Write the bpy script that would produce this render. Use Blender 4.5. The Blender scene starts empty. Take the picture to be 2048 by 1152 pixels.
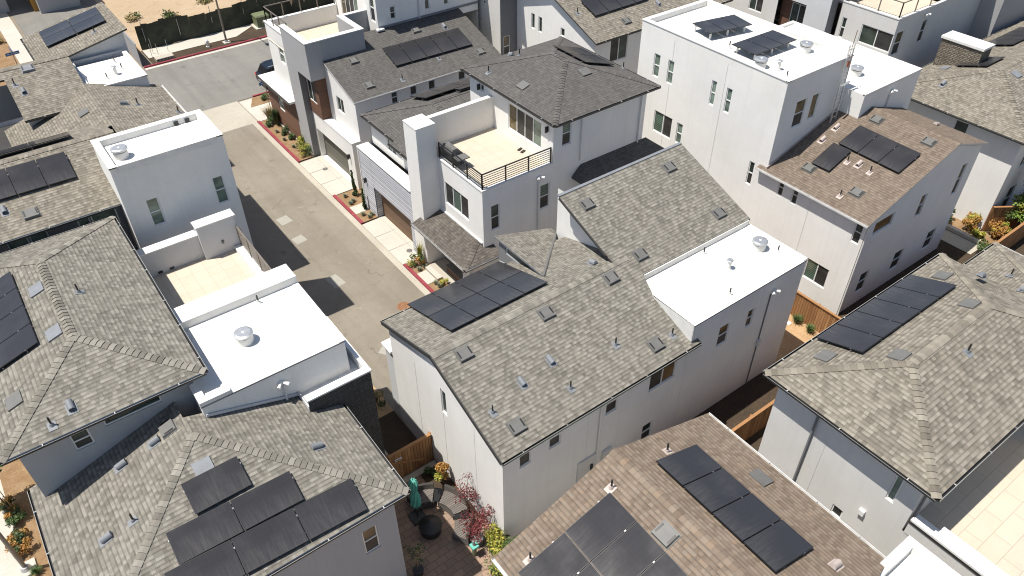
import bpy, math, random
from mathutils import Vector, Matrix
from mathutils.geometry import tessellate_polygon
random.seed(7)
sc = bpy.context.scene
# ---------------------------------------------------------------- camera
cam = bpy.data.objects.new("camera", bpy.data.cameras.new("camera"))
sc.collection.objects.link(cam)
CR = ((0.80293267, -0.59604487, -0.00544405), (0.3892969, 0.51746222, 0.76202413), (0.45138348, 0.61397343, -0.64752574))
cam.matrix_world = Matrix(((CR[0][0], CR[1][0], -CR[2][0], 0), (CR[0][1], CR[1][1], -CR[2][1], 0),
                           (CR[0][2], CR[1][2], -CR[2][2], 27.5), (0, 0, 0, 1)))
cam.data.sensor_width = 36
cam.data.lens = 1536.04 / 2048 * 36
cam.data.clip_start = 0.5
cam.data.clip_end = 2000
sc.camera = cam
sc.render.resolution_x = 1024
sc.render.resolution_y = 576
sc.cycles.filter_width = 1.1
# ---------------------------------------------------------------- light
SUN = Vector((-0.36, 0.15, 1.0)).normalized()
w = bpy.data.worlds.new("World"); sc.world = w; w.use_nodes = True
nt = w.node_tree; bg = nt.nodes["Background"]
sky = nt.nodes.new("ShaderNodeTexSky"); sky.sky_type = 'NISHITA'; sky.sun_disc = False
sky.sun_elevation = math.asin(SUN.z)
sky.sun_rotation = math.atan2(SUN.x, SUN.y)
nt.links.new(sky.outputs[0], bg.inputs[0]); bg.inputs[1].default_value = 0.085
sl = bpy.data.lights.new("sun", 'SUN'); sl.energy = 5.0; sl.angle = math.radians(0.5); sl.color = (1.0, 0.957, 0.88)
so = bpy.data.objects.new("sun", sl); sc.collection.objects.link(so)
so.rotation_euler = SUN.to_track_quat('Z', 'Y').to_euler()
sc.view_settings.view_transform = 'Standard'; sc.view_settings.look = 'None'
sc.view_settings.gamma = 1.0; sc.view_settings.exposure = 0.42
# ---------------------------------------------------------------- materials
def newmat(name):
    m = bpy.data.materials.new(name); m.use_nodes = True
    nt = m.node_tree; b = nt.nodes["Principled BSDF"]
    return m, nt, b
def N(nt, t, **k):
    n = nt.nodes.new(t)
    for a, v in k.items():
        if a.startswith('i_'):
            key = a[2:]
            key = int(key) if key.isdigit() else key
            n.inputs[key].default_value = v
        else: setattr(n, a, v)
    return n
def L(nt, a, b): nt.links.new(a, b)
def mathn(nt, op, a, b=None):
    n = nt.nodes.new("ShaderNodeMath"); n.operation = op
    for i, v in enumerate((a, b)):
        if v is None: continue
        if isinstance(v, (int, float)): n.inputs[i].default_value = v
        else: L(nt, v, n.inputs[i])
    return n.outputs[0]
def mixc(nt, f, a, b, blend='MIX'):
    n = nt.nodes.new("ShaderNodeMix"); n.data_type = 'RGBA'; n.blend_type = blend
    for i, v in ((0, f), (6, a), (7, b)):
        if isinstance(v, (int, float)): n.inputs[i].default_value = v
        elif isinstance(v, tuple): n.inputs[i].default_value = (v + (1,))[:4]
        else: L(nt, v, n.inputs[i])
    return n.outputs[2]
def ramp(nt, f, stops):
    n = nt.nodes.new("ShaderNodeValToRGB")
    e = n.color_ramp.elements
    while len(e) < len(stops): e.new(0.5)
    for i, (p, c) in enumerate(stops):
        e[i].position = p; e[i].color = (c + (1,))[:4] if isinstance(c, tuple) else (c, c, c, 1)
    L(nt, f, n.inputs[0]); return n.outputs[0]
def noise(nt, vec, scale, detail=3, rough=0.5, dist=0.0):
    n = N(nt, "ShaderNodeTexNoise", i_Scale=scale, i_Detail=detail, i_Roughness=rough, i_Distortion=dist)
    if vec is not None: L(nt, vec, n.inputs[0])
    return n.outputs[0]
def wpos(nt): return nt.nodes.new("ShaderNodeNewGeometry").outputs["Position"]
def bump(nt, b, h, strength, dist):
    n = N(nt, "ShaderNodeBump", i_Strength=strength, i_Distance=dist)
    L(nt, h, n.inputs["Height"]); L(nt, n.outputs[0], b.inputs["Normal"])
def scalev(nt, v, s):
    n = nt.nodes.new("ShaderNodeVectorMath"); n.operation = 'MULTIPLY'
    L(nt, v, n.inputs[0]); n.inputs[1].default_value = s; return n.outputs[0]
def plain(name, col, rough=0.6, metal=0.0, var=0.12, vs=3.0, spec=None):
    m, nt, b = newmat(name)
    p = wpos(nt); f = noise(nt, p, vs, 5, 0.6)
    c = mixc(nt, ramp(nt, f, [(0.3, 0.0), (0.7, 1.0)]), tuple(x * (1 - var) for x in col), tuple(min(1, x * (1 + var)) for x in col))
    L(nt, c, b.inputs["Base Color"]); b.inputs["Roughness"].default_value = rough; b.inputs["Metallic"].default_value = metal
    if spec is not None: b.inputs["Specular IOR Level"].default_value = spec
    return m
def stucco(name, col, rough=0.92):
    m, nt, b = newmat(name)
    p = wpos(nt)
    f1 = noise(nt, p, 0.45, 6, 0.62); f2 = noise(nt, p, 26, 4, 0.7)
    st = noise(nt, scalev(nt, p, (5.0, 5.0, 0.25)), 1.0, 4, 0.6)
    c = mixc(nt, ramp(nt, f1, [(0.3, 0.0), (0.72, 1.0)]), tuple(x * 0.89 for x in col), col)
    c = mixc(nt, ramp(nt, st, [(0.5, 0.0), (0.8, 0.26)]), c, tuple(x * 0.72 for x in col))
    c = mixc(nt, ramp(nt, f2, [(0.3, 0.12), (0.62, 0.0)]), c, tuple(x * 0.55 for x in col))
    L(nt, c, b.inputs["Base Color"]); b.inputs["Roughness"].default_value = rough
    b.inputs["Specular IOR Level"].default_value = 0.25
    bump(nt, b, noise(nt, p, 34, 4, 0.7), 0.5, 0.014)
    return m
def membrane(name, col):
    m, nt, b = newmat(name)
    p = wpos(nt)
    f1 = noise(nt, p, 0.5, 6, 0.65, 0.8); f2 = noise(nt, p, 7, 5, 0.7)
    c = mixc(nt, ramp(nt, f1, [(0.42, 0.0), (0.75, 0.75)]), col, (col[0] * 0.86, col[1] * 0.83, col[2] * 0.75))
    c = mixc(nt, ramp(nt, f2, [(0.55, 0.0), (0.85, 0.5)]), c, (col[0] * 0.7, col[1] * 0.66, col[2] * 0.58))
    t = N(nt, "ShaderNodeTexBrick", offset=0.37); L(nt, p, t.inputs[0]); t.inputs["Scale"].default_value = 1.0; t.inputs["Mortar Size"].default_value = 0.012; t.inputs["Brick Width"].default_value = 5.2; t.inputs["Row Height"].default_value = 1.9
    c = mixc(nt, mathn(nt, 'MULTIPLY', t.outputs[1], 0.22), c, (col[0] * .6, col[1] * .58, col[2] * .52))
    L(nt, c, b.inputs["Base Color"]); b.inputs["Roughness"].default_value = 0.7
    bump(nt, b, noise(nt, p, 2.2, 3, 0.5), 0.3, 0.03)
    return m
def shingle(name, cols, band=0.62, tint=None):
    m, nt, b = newmat(name)
    uv = nt.nodes.new("ShaderNodeUVMap"); uv.uv_map = "UVMap"
    sp = nt.nodes.new("ShaderNodeSeparateXYZ"); L(nt, uv.outputs[0], sp.inputs[0])
    u, v = sp.outputs[0], sp.outputs[1]
    vr = mathn(nt, 'DIVIDE', v, 0.146)
    row = mathn(nt, 'FLOOR', vr); fr = mathn(nt, 'FRACT', vr)
    def cell(width, seed):
        wn = N(nt, "ShaderNodeTexWhiteNoise", noise_dimensions='1D'); L(nt, mathn(nt, 'ADD', row, seed), wn.inputs["W"])
        uu = mathn(nt, 'ADD', mathn(nt, 'DIVIDE', u, width), mathn(nt, 'MULTIPLY', wn.outputs[0], 9.0))
        cm = nt.nodes.new("ShaderNodeCombineXYZ"); L(nt, mathn(nt, 'FLOOR', uu), cm.inputs[0]); L(nt, row, cm.inputs[1]); cm.inputs[2].default_value = seed
        w2 = N(nt, "ShaderNodeTexWhiteNoise", noise_dimensions='3D'); L(nt, cm.outputs[0], w2.inputs[0])
        return w2.outputs[0], mathn(nt, 'FRACT', uu)
    r1, f1 = cell(0.135, 3.1); r2, f2 = cell(0.21, 11.7)
    r = mathn(nt, 'ADD', mathn(nt, 'MULTIPLY', r1, 0.66), mathn(nt, 'MULTIPLY', r2, 0.34))
    n = len(cols)
    c = ramp(nt, r, [(0.08 + 0.84 * i / (n - 1), cc) for i, cc in enumerate(cols)])
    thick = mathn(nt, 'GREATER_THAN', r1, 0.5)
    # laminated tabs: dark granule band, also painting in the shade under each course edge
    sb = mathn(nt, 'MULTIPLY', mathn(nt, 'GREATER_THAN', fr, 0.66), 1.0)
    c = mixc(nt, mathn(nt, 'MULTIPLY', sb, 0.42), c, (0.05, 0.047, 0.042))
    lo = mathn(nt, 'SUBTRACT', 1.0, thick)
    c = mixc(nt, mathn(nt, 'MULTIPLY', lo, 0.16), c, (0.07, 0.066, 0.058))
    p = wpos(nt)
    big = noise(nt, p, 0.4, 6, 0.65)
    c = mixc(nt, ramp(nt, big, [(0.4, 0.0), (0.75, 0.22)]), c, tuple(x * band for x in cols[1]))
    stt = noise(nt, scalev(nt, uv.outputs[0], (2.2, 0.35, 1.0)), 1.0, 5, 0.65)
    c = mixc(nt, ramp(nt, stt, [(0.45, 0.0), (0.75, 0.28)]), c, tuple(min(1, x * 1.5) for x in cols[2]))
    gr = noise(nt, p, 55, 2, 0.6)
    c = mixc(nt, ramp(nt, gr, [(0.35, 0.28), (0.65, 0.0)]), c, (0.06, 0.056, 0.05))
    L(nt, c, b.inputs["Base Color"]); b.inputs["Roughness"].default_value = 0.95; b.inputs["Specular IOR Level"].default_value = 0.2
    h = mathn(nt, 'ADD', mathn(nt, 'MULTIPLY', mathn(nt, 'SUBTRACT', 1.0, fr), 0.8), mathn(nt, 'MULTIPLY', thick, 0.75))
    bump(nt, b, h, 0.9, 0.022)
    return m
def glass(name, col, rough=0.06, blinds=0.0):
    m, nt, b = newmat(name)
    p = wpos(nt)
    f = noise(nt, scalev(nt, p, (0.8, 0.8, 1.6)), 1.3, 3, 0.5)
    c = mixc(nt, ramp(nt, f, [(0.35, 0.0), (0.65, 1.0)]), tuple(x * 0.55 for x in col), tuple(x * 1.35 for x in col))
    if blinds:
        s = nt.nodes.new("ShaderNodeSeparateXYZ"); L(nt, p, s.inputs[0])
        fr = mathn(nt, 'FRACT', mathn(nt, 'DIVIDE', s.outputs[2], 0.11))
        c = mixc(nt, mathn(nt, 'MULTIPLY', mathn(nt, 'GREATER_THAN', fr, 0.38), blinds), c, (0.17, 0.23, 0.18))
    L(nt, c, b.inputs["Base Color"]); b.inputs["Roughness"].default_value = rough
    b.inputs["IOR"].default_value = 1.5
    return m
def solar(name):
    m, nt, b = newmat(name)
    uv = nt.nodes.new("ShaderNodeUVMap"); uv.uv_map = "UVMap"
    sp = nt.nodes.new("ShaderNodeSeparateXYZ"); L(nt, uv.outputs[0], sp.inputs[0])
    p = wpos(nt)
    l1 = mathn(nt, 'LESS_THAN', mathn(nt, 'FRACT', mathn(nt, 'DIVIDE', sp.outputs[0], 0.175)), 0.05)
    l2 = mathn(nt, 'LESS_THAN', mathn(nt, 'FRACT', mathn(nt, 'DIVIDE', sp.outputs[1], 0.175)), 0.05)
    c = mixc(nt, mathn(nt, 'MULTIPLY', mathn(nt, 'MAXIMUM', l1, l2), 0.28), (0.03, 0.029, 0.031), (0.05, 0.049, 0.05))
    dust = noise(nt, p, 0.9, 5, 0.55)
    stk = noise(nt, scalev(nt, uv.outputs[0], (14.0, 1.2, 1.0)), 1.0, 4, 0.6)
    low = ramp(nt, sp.outputs[1], [(0.0, 1.0), (0.75, 0.0)])
    dd = mathn(nt, 'MULTIPLY', mathn(nt, 'ADD', mathn(nt, 'MULTIPLY', low, 0.75), ramp(nt, dust, [(0.45, 0.0), (0.75, 0.5)])), ramp(nt, stk, [(0.35, 0.25), (0.65, 1.0)]))
    c = mixc(nt, mathn(nt, 'MULTIPLY', dd, 0.17), c, (0.27, 0.255, 0.235))
    L(nt, c, b.inputs["Base Color"])
    L(nt, ramp(nt, dust, [(0.3, 0.09), (0.75, 0.17)]), b.inputs["Roughness"])
    return m
def siding(name, col, pitch, axis=2, gap=0.12):
    m, nt, b = newmat(name)
    p = wpos(nt); s = nt.nodes.new("ShaderNodeSeparateXYZ"); L(nt, p, s.inputs[0])
    z = mathn(nt, 'DIVIDE', s.outputs[axis], pitch)
    fr = mathn(nt, 'FRACT', z); fl = mathn(nt, 'FLOOR', z)
    wn = N(nt, "ShaderNodeTexWhiteNoise", noise_dimensions='1D'); L(nt, fl, wn.inputs["W"])
    c = mixc(nt, wn.outputs[0], tuple(x * 0.82 for x in col), tuple(x * 1.15 for x in col))
    g = noise(nt, scalev(nt, p, (3.0, 3.0, 40.0) if axis == 2 else (40.0, 40.0, 3.0)), 1.0, 4, 0.6)
    c = mixc(nt, ramp(nt, g, [(0.35, 0.22), (0.65, 0.0)]), c, tuple(x * 0.5 for x in col))
    c = mixc(nt, mathn(nt, 'LESS_THAN', fr, gap), c, tuple(x * 0.32 for x in col))
    L(nt, c, b.inputs["Base Color"]); b.inputs["Roughness"].default_value = 0.75
    bump(nt, b, mathn(nt, 'SUBTRACT', 1.0, fr), 0.8, 0.02)
    return m
def brick(name, c1, c2, cm, bw, bh, mortar=0.01, rough=0.8, offset=0.5, rot=0.0, wall=False, bumpd=0.0, sq=1.0):
    m, nt, b = newmat(name)
    p = wpos(nt)
    if wall:
        s = nt.nodes.new("ShaderNodeSeparateXYZ"); L(nt, p, s.inputs[0])
        cmb = nt.nodes.new("ShaderNodeCombineXYZ"); L(nt, mathn(nt, 'ADD', s.outputs[0], s.outputs[1]), cmb.inputs[0]); L(nt, s.outputs[2], cmb.inputs[1])
        v = cmb.outputs[0]
    else:
        mp = nt.nodes.new("ShaderNodeMapping"); mp.inputs["Rotation"].default_value = (0, 0, rot); L(nt, p, mp.inputs[0]); v = mp.outputs[0]
    t = N(nt, "ShaderNodeTexBrick", offset=offset, squash=sq)
    L(nt, v, t.inputs[0])
    t.inputs["Color1"].default_value = c1 + (1,); t.inputs["Color2"].default_value = c2 + (1,); t.inputs["Mortar"].default_value = cm + (1,)
    t.inputs["Scale"].default_value = 1.0; t.inputs["Mortar Size"].default_value = mortar; t.inputs["Brick Width"].default_value = bw; t.inputs["Row Height"].default_value = bh
    f = noise(nt, p, 1.1, 6, 0.6)
    c = mixc(nt, ramp(nt, f, [(0.35, 0.22), (0.7, 0.0)]), t.outputs[0], tuple(x * 0.62 for x in c1))
    f3 = noise(nt, p, 24, 3, 0.6)
    c = mixc(nt, ramp(nt, f3, [(0.35, 0.18), (0.6, 0.0)]), c, tuple(x * 0.5 for x in c1))
    L(nt, c, b.inputs["Base Color"]); b.inputs["Roughness"].default_value = rough
    if bumpd: 
        bump(nt, b, mathn(nt, 'ADD', mathn(nt, 'MULTIPLY', t.outputs[1], -1.0), mathn(nt, 'MULTIPLY', noise(nt, p, 9, 4, 0.6), 1.5)), 1.0, bumpd)
    return m
def ground(name, c1, c2, c3, scale=1.0, rough=0.95, fine=30, bd=0.02, cracks=0.0):
    m, nt, b = newmat(name)
    p = wpos(nt)
    f1 = noise(nt, p, 0.28 * scale, 8, 0.62, 0.6); f2 = noise(nt, p, fine, 4, 0.7); f3 = noise(nt, p, 2.3 * scale, 6, 0.7, 0.4)
    c = mixc(nt, ramp(nt, f1, [(0.35, 0.0), (0.68, 1.0)]), c1, c2)
    c = mixc(nt, ramp(nt, f3, [(0.52, 0.0), (0.75, 0.6)]), c, c3)
    c = mixc(nt, ramp(nt, f2, [(0.3, 0.38), (0.62, 0.0)]), c, tuple(x * 0.45 for x in c1))
    if cracks:
        tr = noise(nt, scalev(nt, p, (1.1, 0.07, 1.0)), 1.0, 5, 0.6)
        c = mixc(nt, ramp(nt, tr, [(0.45, 0.0), (0.7, 0.3)]), c, tuple(x * 0.6 for x in c3))
        sp_ = noise(nt, p, 0.75, 2, 0.4)
        c = mixc(nt, ramp(nt, sp_, [(0.68, 0.0), (0.74, 0.35)]), c, tuple(x * 0.45 for x in c3))
        lt = noise(nt, p, 1.7, 3, 0.5, 1.0)
        c = mixc(nt, ramp(nt, lt, [(0.66, 0.0), (0.78, 0.4)]), c, tuple(min(1, x * 1.45) for x in c2))
        vo = N(nt, "ShaderNodeTexVoronoi", feature='DISTANCE_TO_EDGE', i_Scale=0.17)
        off = N(nt, "ShaderNodeTexNoise", i_Scale=1.2, i_Detail=5.0); L(nt, p, off.inputs[0])
        add = nt.nodes.new("ShaderNodeVectorMath"); add.operation = 'ADD'; L(nt, p, add.inputs[0]); L(nt, off.outputs[1], add.inputs[1])
        L(nt, add.outputs[0], vo.inputs[0])
        k = mathn(nt, 'MULTIPLY', mathn(nt, 'LESS_THAN', vo.outputs[0], 0.003), ramp(nt, noise(nt, p, 0.3, 2), [(0.45, 0.0), (0.6, cracks)]))
        c = mixc(nt, k, c, (0.04, 0.036, 0.03))
    L(nt, c, b.inputs["Base Color"]); b.inputs["Roughness"].default_value = rough; b.inputs["Specular IOR Level"].default_value = 0.25
    bump(nt, b, noise(nt, p, fine * 1.3, 5, 0.75), 0.6, bd)
    return m
M = {}
M['white'] = stucco("white_stucco", (0.84, 0.825, 0.79))
M['mgrey'] = stucco("mid_grey_stucco", (0.41, 0.42, 0.43))
M['cream'] = stucco("warm_white_stucco", (0.66, 0.645, 0.615))
M['grey'] = stucco("grey_stucco", (0.40, 0.40, 0.40))
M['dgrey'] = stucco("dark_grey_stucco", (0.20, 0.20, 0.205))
M['lgrey'] = stucco("light_grey_stucco", (0.62, 0.625, 0.63))
M['membrane'] = membrane("white_roof_membrane", (0.74, 0.725, 0.685))
M['cap'] = plain("white_coping", (0.70, 0.69, 0.66), 0.6, var=0.08)
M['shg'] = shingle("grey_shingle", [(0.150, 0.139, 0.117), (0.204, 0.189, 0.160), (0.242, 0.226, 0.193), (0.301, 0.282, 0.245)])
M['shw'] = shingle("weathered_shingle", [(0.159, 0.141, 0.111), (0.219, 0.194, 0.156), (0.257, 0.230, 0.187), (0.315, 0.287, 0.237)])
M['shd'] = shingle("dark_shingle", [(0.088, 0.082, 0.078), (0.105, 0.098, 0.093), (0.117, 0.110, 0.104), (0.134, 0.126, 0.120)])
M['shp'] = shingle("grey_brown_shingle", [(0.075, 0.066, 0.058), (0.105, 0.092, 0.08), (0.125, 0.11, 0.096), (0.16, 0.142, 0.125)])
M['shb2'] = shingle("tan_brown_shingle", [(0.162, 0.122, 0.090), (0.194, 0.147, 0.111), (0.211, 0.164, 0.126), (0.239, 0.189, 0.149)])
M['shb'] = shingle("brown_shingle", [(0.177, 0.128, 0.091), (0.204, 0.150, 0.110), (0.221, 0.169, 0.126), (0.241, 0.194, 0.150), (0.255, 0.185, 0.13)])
M['fascia'] = plain("dark_fascia", (0.045, 0.043, 0.04), 0.5)
M['fwhite'] = plain("white_fascia", (0.62, 0.61, 0.59), 0.5)
M['black'] = plain("black_metal", (0.018, 0.018, 0.018), 0.45, 0.0)
M['bracket'] = plain("gutter_bracket", (0.42, 0.42, 0.41), 0.5)
M['lip'] = plain("gutter_lip", (0.30, 0.30, 0.29), 0.5)
M['galv'] = plain("galvanised_metal", (0.48, 0.49, 0.50), 0.42, 0.65, 0.15, 9)
M['ventgrey'] = plain("grey_vent_paint", (0.13, 0.128, 0.12), 0.55)
M['hood'] = plain("vent_hood_paint", (0.19, 0.20, 0.215), 0.7)
M['ventlt'] = plain("light_flashing", (0.18, 0.19, 0.205), 0.6, 0.0)
M['ventpink'] = plain("beige_flashing", (0.42, 0.355, 0.32), 0.6)
M['wtrim'] = plain("white_window_frame", (0.72, 0.72, 0.70), 0.45, var=0.04)
M['glass'] = glass("dark_window_glass", (0.035, 0.05, 0.042), 0.05)
M['screen'] = glass("insect_screen", (0.035, 0.034, 0.032), 0.5)
M['gblind'] = glass("glass_over_blinds", (0.035, 0.065, 0.045), 0.06, 0.6)
M['gwarm'] = glass("glass_over_curtain", (0.13, 0.098, 0.05), 0.06)
M['gclear'] = glass("clerestory_glass", (0.15, 0.20, 0.16), 0.08)
M['solar'] = solar("solar_cells")
M['pframe'] = plain("panel_frame", (0.03, 0.03, 0.032), 0.35, 0.5)
M['pframel'] = plain("panel_edge", (0.25, 0.25, 0.26), 0.35, 0.6)
M['wood'] = siding("brown_lap_siding", (0.15, 0.075, 0.045), 0.16)
M['gsiding'] = siding("grey_lap_siding", (0.52, 0.53, 0.57), 0.16, gap=0.2)
M['garbrown'] = siding("brown_garage_panels", (0.165, 0.10, 0.06), 0.53, gap=0.05)
M['garolive'] = siding("olive_garage_panels", (0.135, 0.13, 0.105), 0.53, gap=0.05)
M['stone'] = brick("dark_ledge_stone", (0.06, 0.058, 0.055), (0.11, 0.105, 0.10), (0.015, 0.015, 0.015), 0.42, 0.07, 0.012, 0.85, wall=True, bumpd=0.05)
M['stonel'] = brick("tan_ledge_stone", (0.20, 0.165, 0.12), (0.32, 0.28, 0.22), (0.04, 0.035, 0.03), 0.40, 0.10, 0.016, 0.85, wall=True, bumpd=0.07)
M['tile'] = brick("terrace_tile", (0.52, 0.455, 0.36), (0.55, 0.485, 0.385), (0.38, 0.33, 0.26), 1.2, 0.6, 0.012, 0.6)
M['tile2'] = brick("terrace_tile_small", (0.54, 0.47, 0.37), (0.57, 0.50, 0.40), (0.44, 0.38, 0.30), 0.6, 0.6, 0.012, 0.6, 0.0)
M['paver'] = brick("patio_pavers", (0.24, 0.17, 0.125), (0.34, 0.225, 0.16), (0.13, 0.095, 0.07), 0.45, 0.3, 0.012, 0.85)
M['asphalt'] = ground("alley_asphalt", (0.22, 0.191, 0.152), (0.272, 0.24, 0.194), (0.178, 0.154, 0.121), 1.0, 0.95, 34, 0.015, 0.35)
M['street'] = ground("street_asphalt", (0.20, 0.19, 0.17), (0.235, 0.222, 0.20), (0.18, 0.17, 0.152), 0.7, 0.95, 30, 0.015, 0.2)
M['patch'] = ground("pale_patch", (0.33, 0.315, 0.275), (0.37, 0.355, 0.31), (0.26, 0.245, 0.21), 2.0)
M['conc'] = ground("concrete", (0.40, 0.365, 0.30), (0.46, 0.425, 0.355), (0.34, 0.305, 0.25), 1.2, 0.9, 22, 0.008)
M['concw'] = ground("pale_concrete", (0.48, 0.445, 0.385), (0.53, 0.50, 0.435), (0.42, 0.385, 0.33), 1.2, 0.9, 22, 0.008)
M['redkerb'] = ground("red_kerb_paint", (0.24, 0.035, 0.05), (0.28, 0.05, 0.065), (0.36, 0.24, 0.21), 3.0, 0.7)
M['mulch'] = ground("orange_mulch", (0.25, 0.15, 0.075), (0.33, 0.225, 0.13), (0.10, 0.06, 0.038), 5.0, 1.0, 11, 0.08)
M['soil'] = ground("dark_soil", (0.055, 0.04, 0.028), (0.08, 0.055, 0.035), (0.12, 0.085, 0.05), 3.0, 1.0, 12, 0.06)
M['sand'] = ground("sandy_lot", (0.40, 0.295, 0.19), (0.47, 0.365, 0.25), (0.28, 0.195, 0.12), 0.45, 1.0, 10, 0.05)
M['dirt'] = ground("bare_ground", (0.21, 0.175, 0.135), (0.27, 0.225, 0.17), (0.15, 0.12, 0.09), 1.0)
M['yard'] = ground("bark_chip_yard", (0.44, 0.28, 0.15), (0.52, 0.36, 0.20), (0.28, 0.16, 0.08), 3.0, 1.0, 14, 0.05)
def board(name, c1, c2):
    m, nt, b = newmat(name)
    g = nt.nodes.new("ShaderNodeNewGeometry"); p = g.outputs["Position"]
    c = ramp(nt, g.outputs["Random Per Island"], [(0.0, c1), (1.0, c2)])
    c = mixc(nt, ramp(nt, noise(nt, scalev(nt, p, (30.0, 30.0, 2.0)), 1.0, 4, 0.6), [(0.4, 0.4), (0.65, 0.0)]), c, tuple(x * .4 for x in c1))
    L(nt, c, b.inputs["Base Color"]); b.inputs["Roughness"].default_value = 0.8
    return m
M['fencewood'] = board("cedar_boards", (0.27, 0.125, 0.045), (0.44, 0.235, 0.10))
M['fencedark'] = plain("cedar_frame", (0.25, 0.11, 0.045), 0.8, var=0.3, vs=5)
M['mesh'] = plain("black_screen_cloth", (0.035, 0.04, 0.026), 0.8, var=0.5, vs=1.2)
M['green'] = plain("transformer_green", (0.14, 0.16, 0.085), 0.5)
M['mwhite'] = plain("white_paint", (0.7, 0.7, 0.68), 0.5)
M['rust'] = plain("rusty_iron", (0.22, 0.105, 0.05), 0.8, var=0.4, vs=9)
M['pole'] = plain("pole_grey", (0.22, 0.19, 0.16), 0.5, 0.4)
M['signblue'] = plain("street_sign_blue", (0.02, 0.10, 0.26), 0.4)
M['car'] = plain("dark_car_paint", (0.016, 0.022, 0.034), 0.15, 0.3, 0.05)
M['carglass'] = plain("car_glass", (0.01, 0.011, 0.013), 0.05, 0.0, 0.05)
M['tyre'] = plain("tyre_rubber", (0.015, 0.015, 0.015), 0.8)
M['redlight'] = plain("tail_light_red", (0.45, 0.02, 0.02), 0.25)
M['orange'] = plain("orange_rope", (0.65, 0.19, 0.06), 0.7)
M['alu'] = plain("aluminium", (0.55, 0.56, 0.57), 0.35, 0.7)
M['teal'] = plain("teal_canvas", (0.12, 0.42, 0.34), 0.85, var=0.2, vs=4)
M['wicker'] = siding("grey_wicker", (0.10, 0.088, 0.075), 0.03, gap=0.3)
M['cushion'] = siding("striped_cushion", (0.15, 0.13, 0.115), 0.09, axis=1, gap=0.25)
def leafmat(name, c, c2):
    m, nt, b = newmat(name)
    oi = nt.nodes.new("ShaderNodeNewGeometry")
    r = oi.outputs["Random Per Island"]
    L(nt, ramp(nt, r, [(0.1, c), (0.9, c2)]), b.inputs["Base Color"])
    b.inputs["Roughness"].default_value = 0.6; b.inputs["Specular IOR Level"].default_value = 0.3
    return m
M['leaf'] = leafmat("green_leaves", (0.04, 0.07, 0.02), (0.10, 0.145, 0.045))
M['leafd'] = leafmat("dark_green_leaves", (0.025, 0.05, 0.018), (0.07, 0.10, 0.035))
M['leafy'] = leafmat("yellow_green_leaves", (0.15, 0.18, 0.025), (0.40, 0.34, 0.06))
M['leafo'] = leafmat("orange_leaves", (0.26, 0.11, 0.03), (0.38, 0.22, 0.05))
M['leafr'] = leafmat("red_maple_leaves", (0.07, 0.012, 0.015), (0.17, 0.035, 0.035))
M['leafb'] = leafmat("blue_grey_grass", (0.12, 0.15, 0.11), (0.26, 0.26, 0.16))
M['leaft'] = leafmat("dry_grass", (0.22, 0.17, 0.07), (0.38, 0.30, 0.14))
M['leafl'] = leafmat("bright_green_leaves", (0.09, 0.15, 0.025), (0.22, 0.30, 0.06))
M['bark'] = plain("bark", (0.13, 0.085, 0.05), 0.9)
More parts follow.
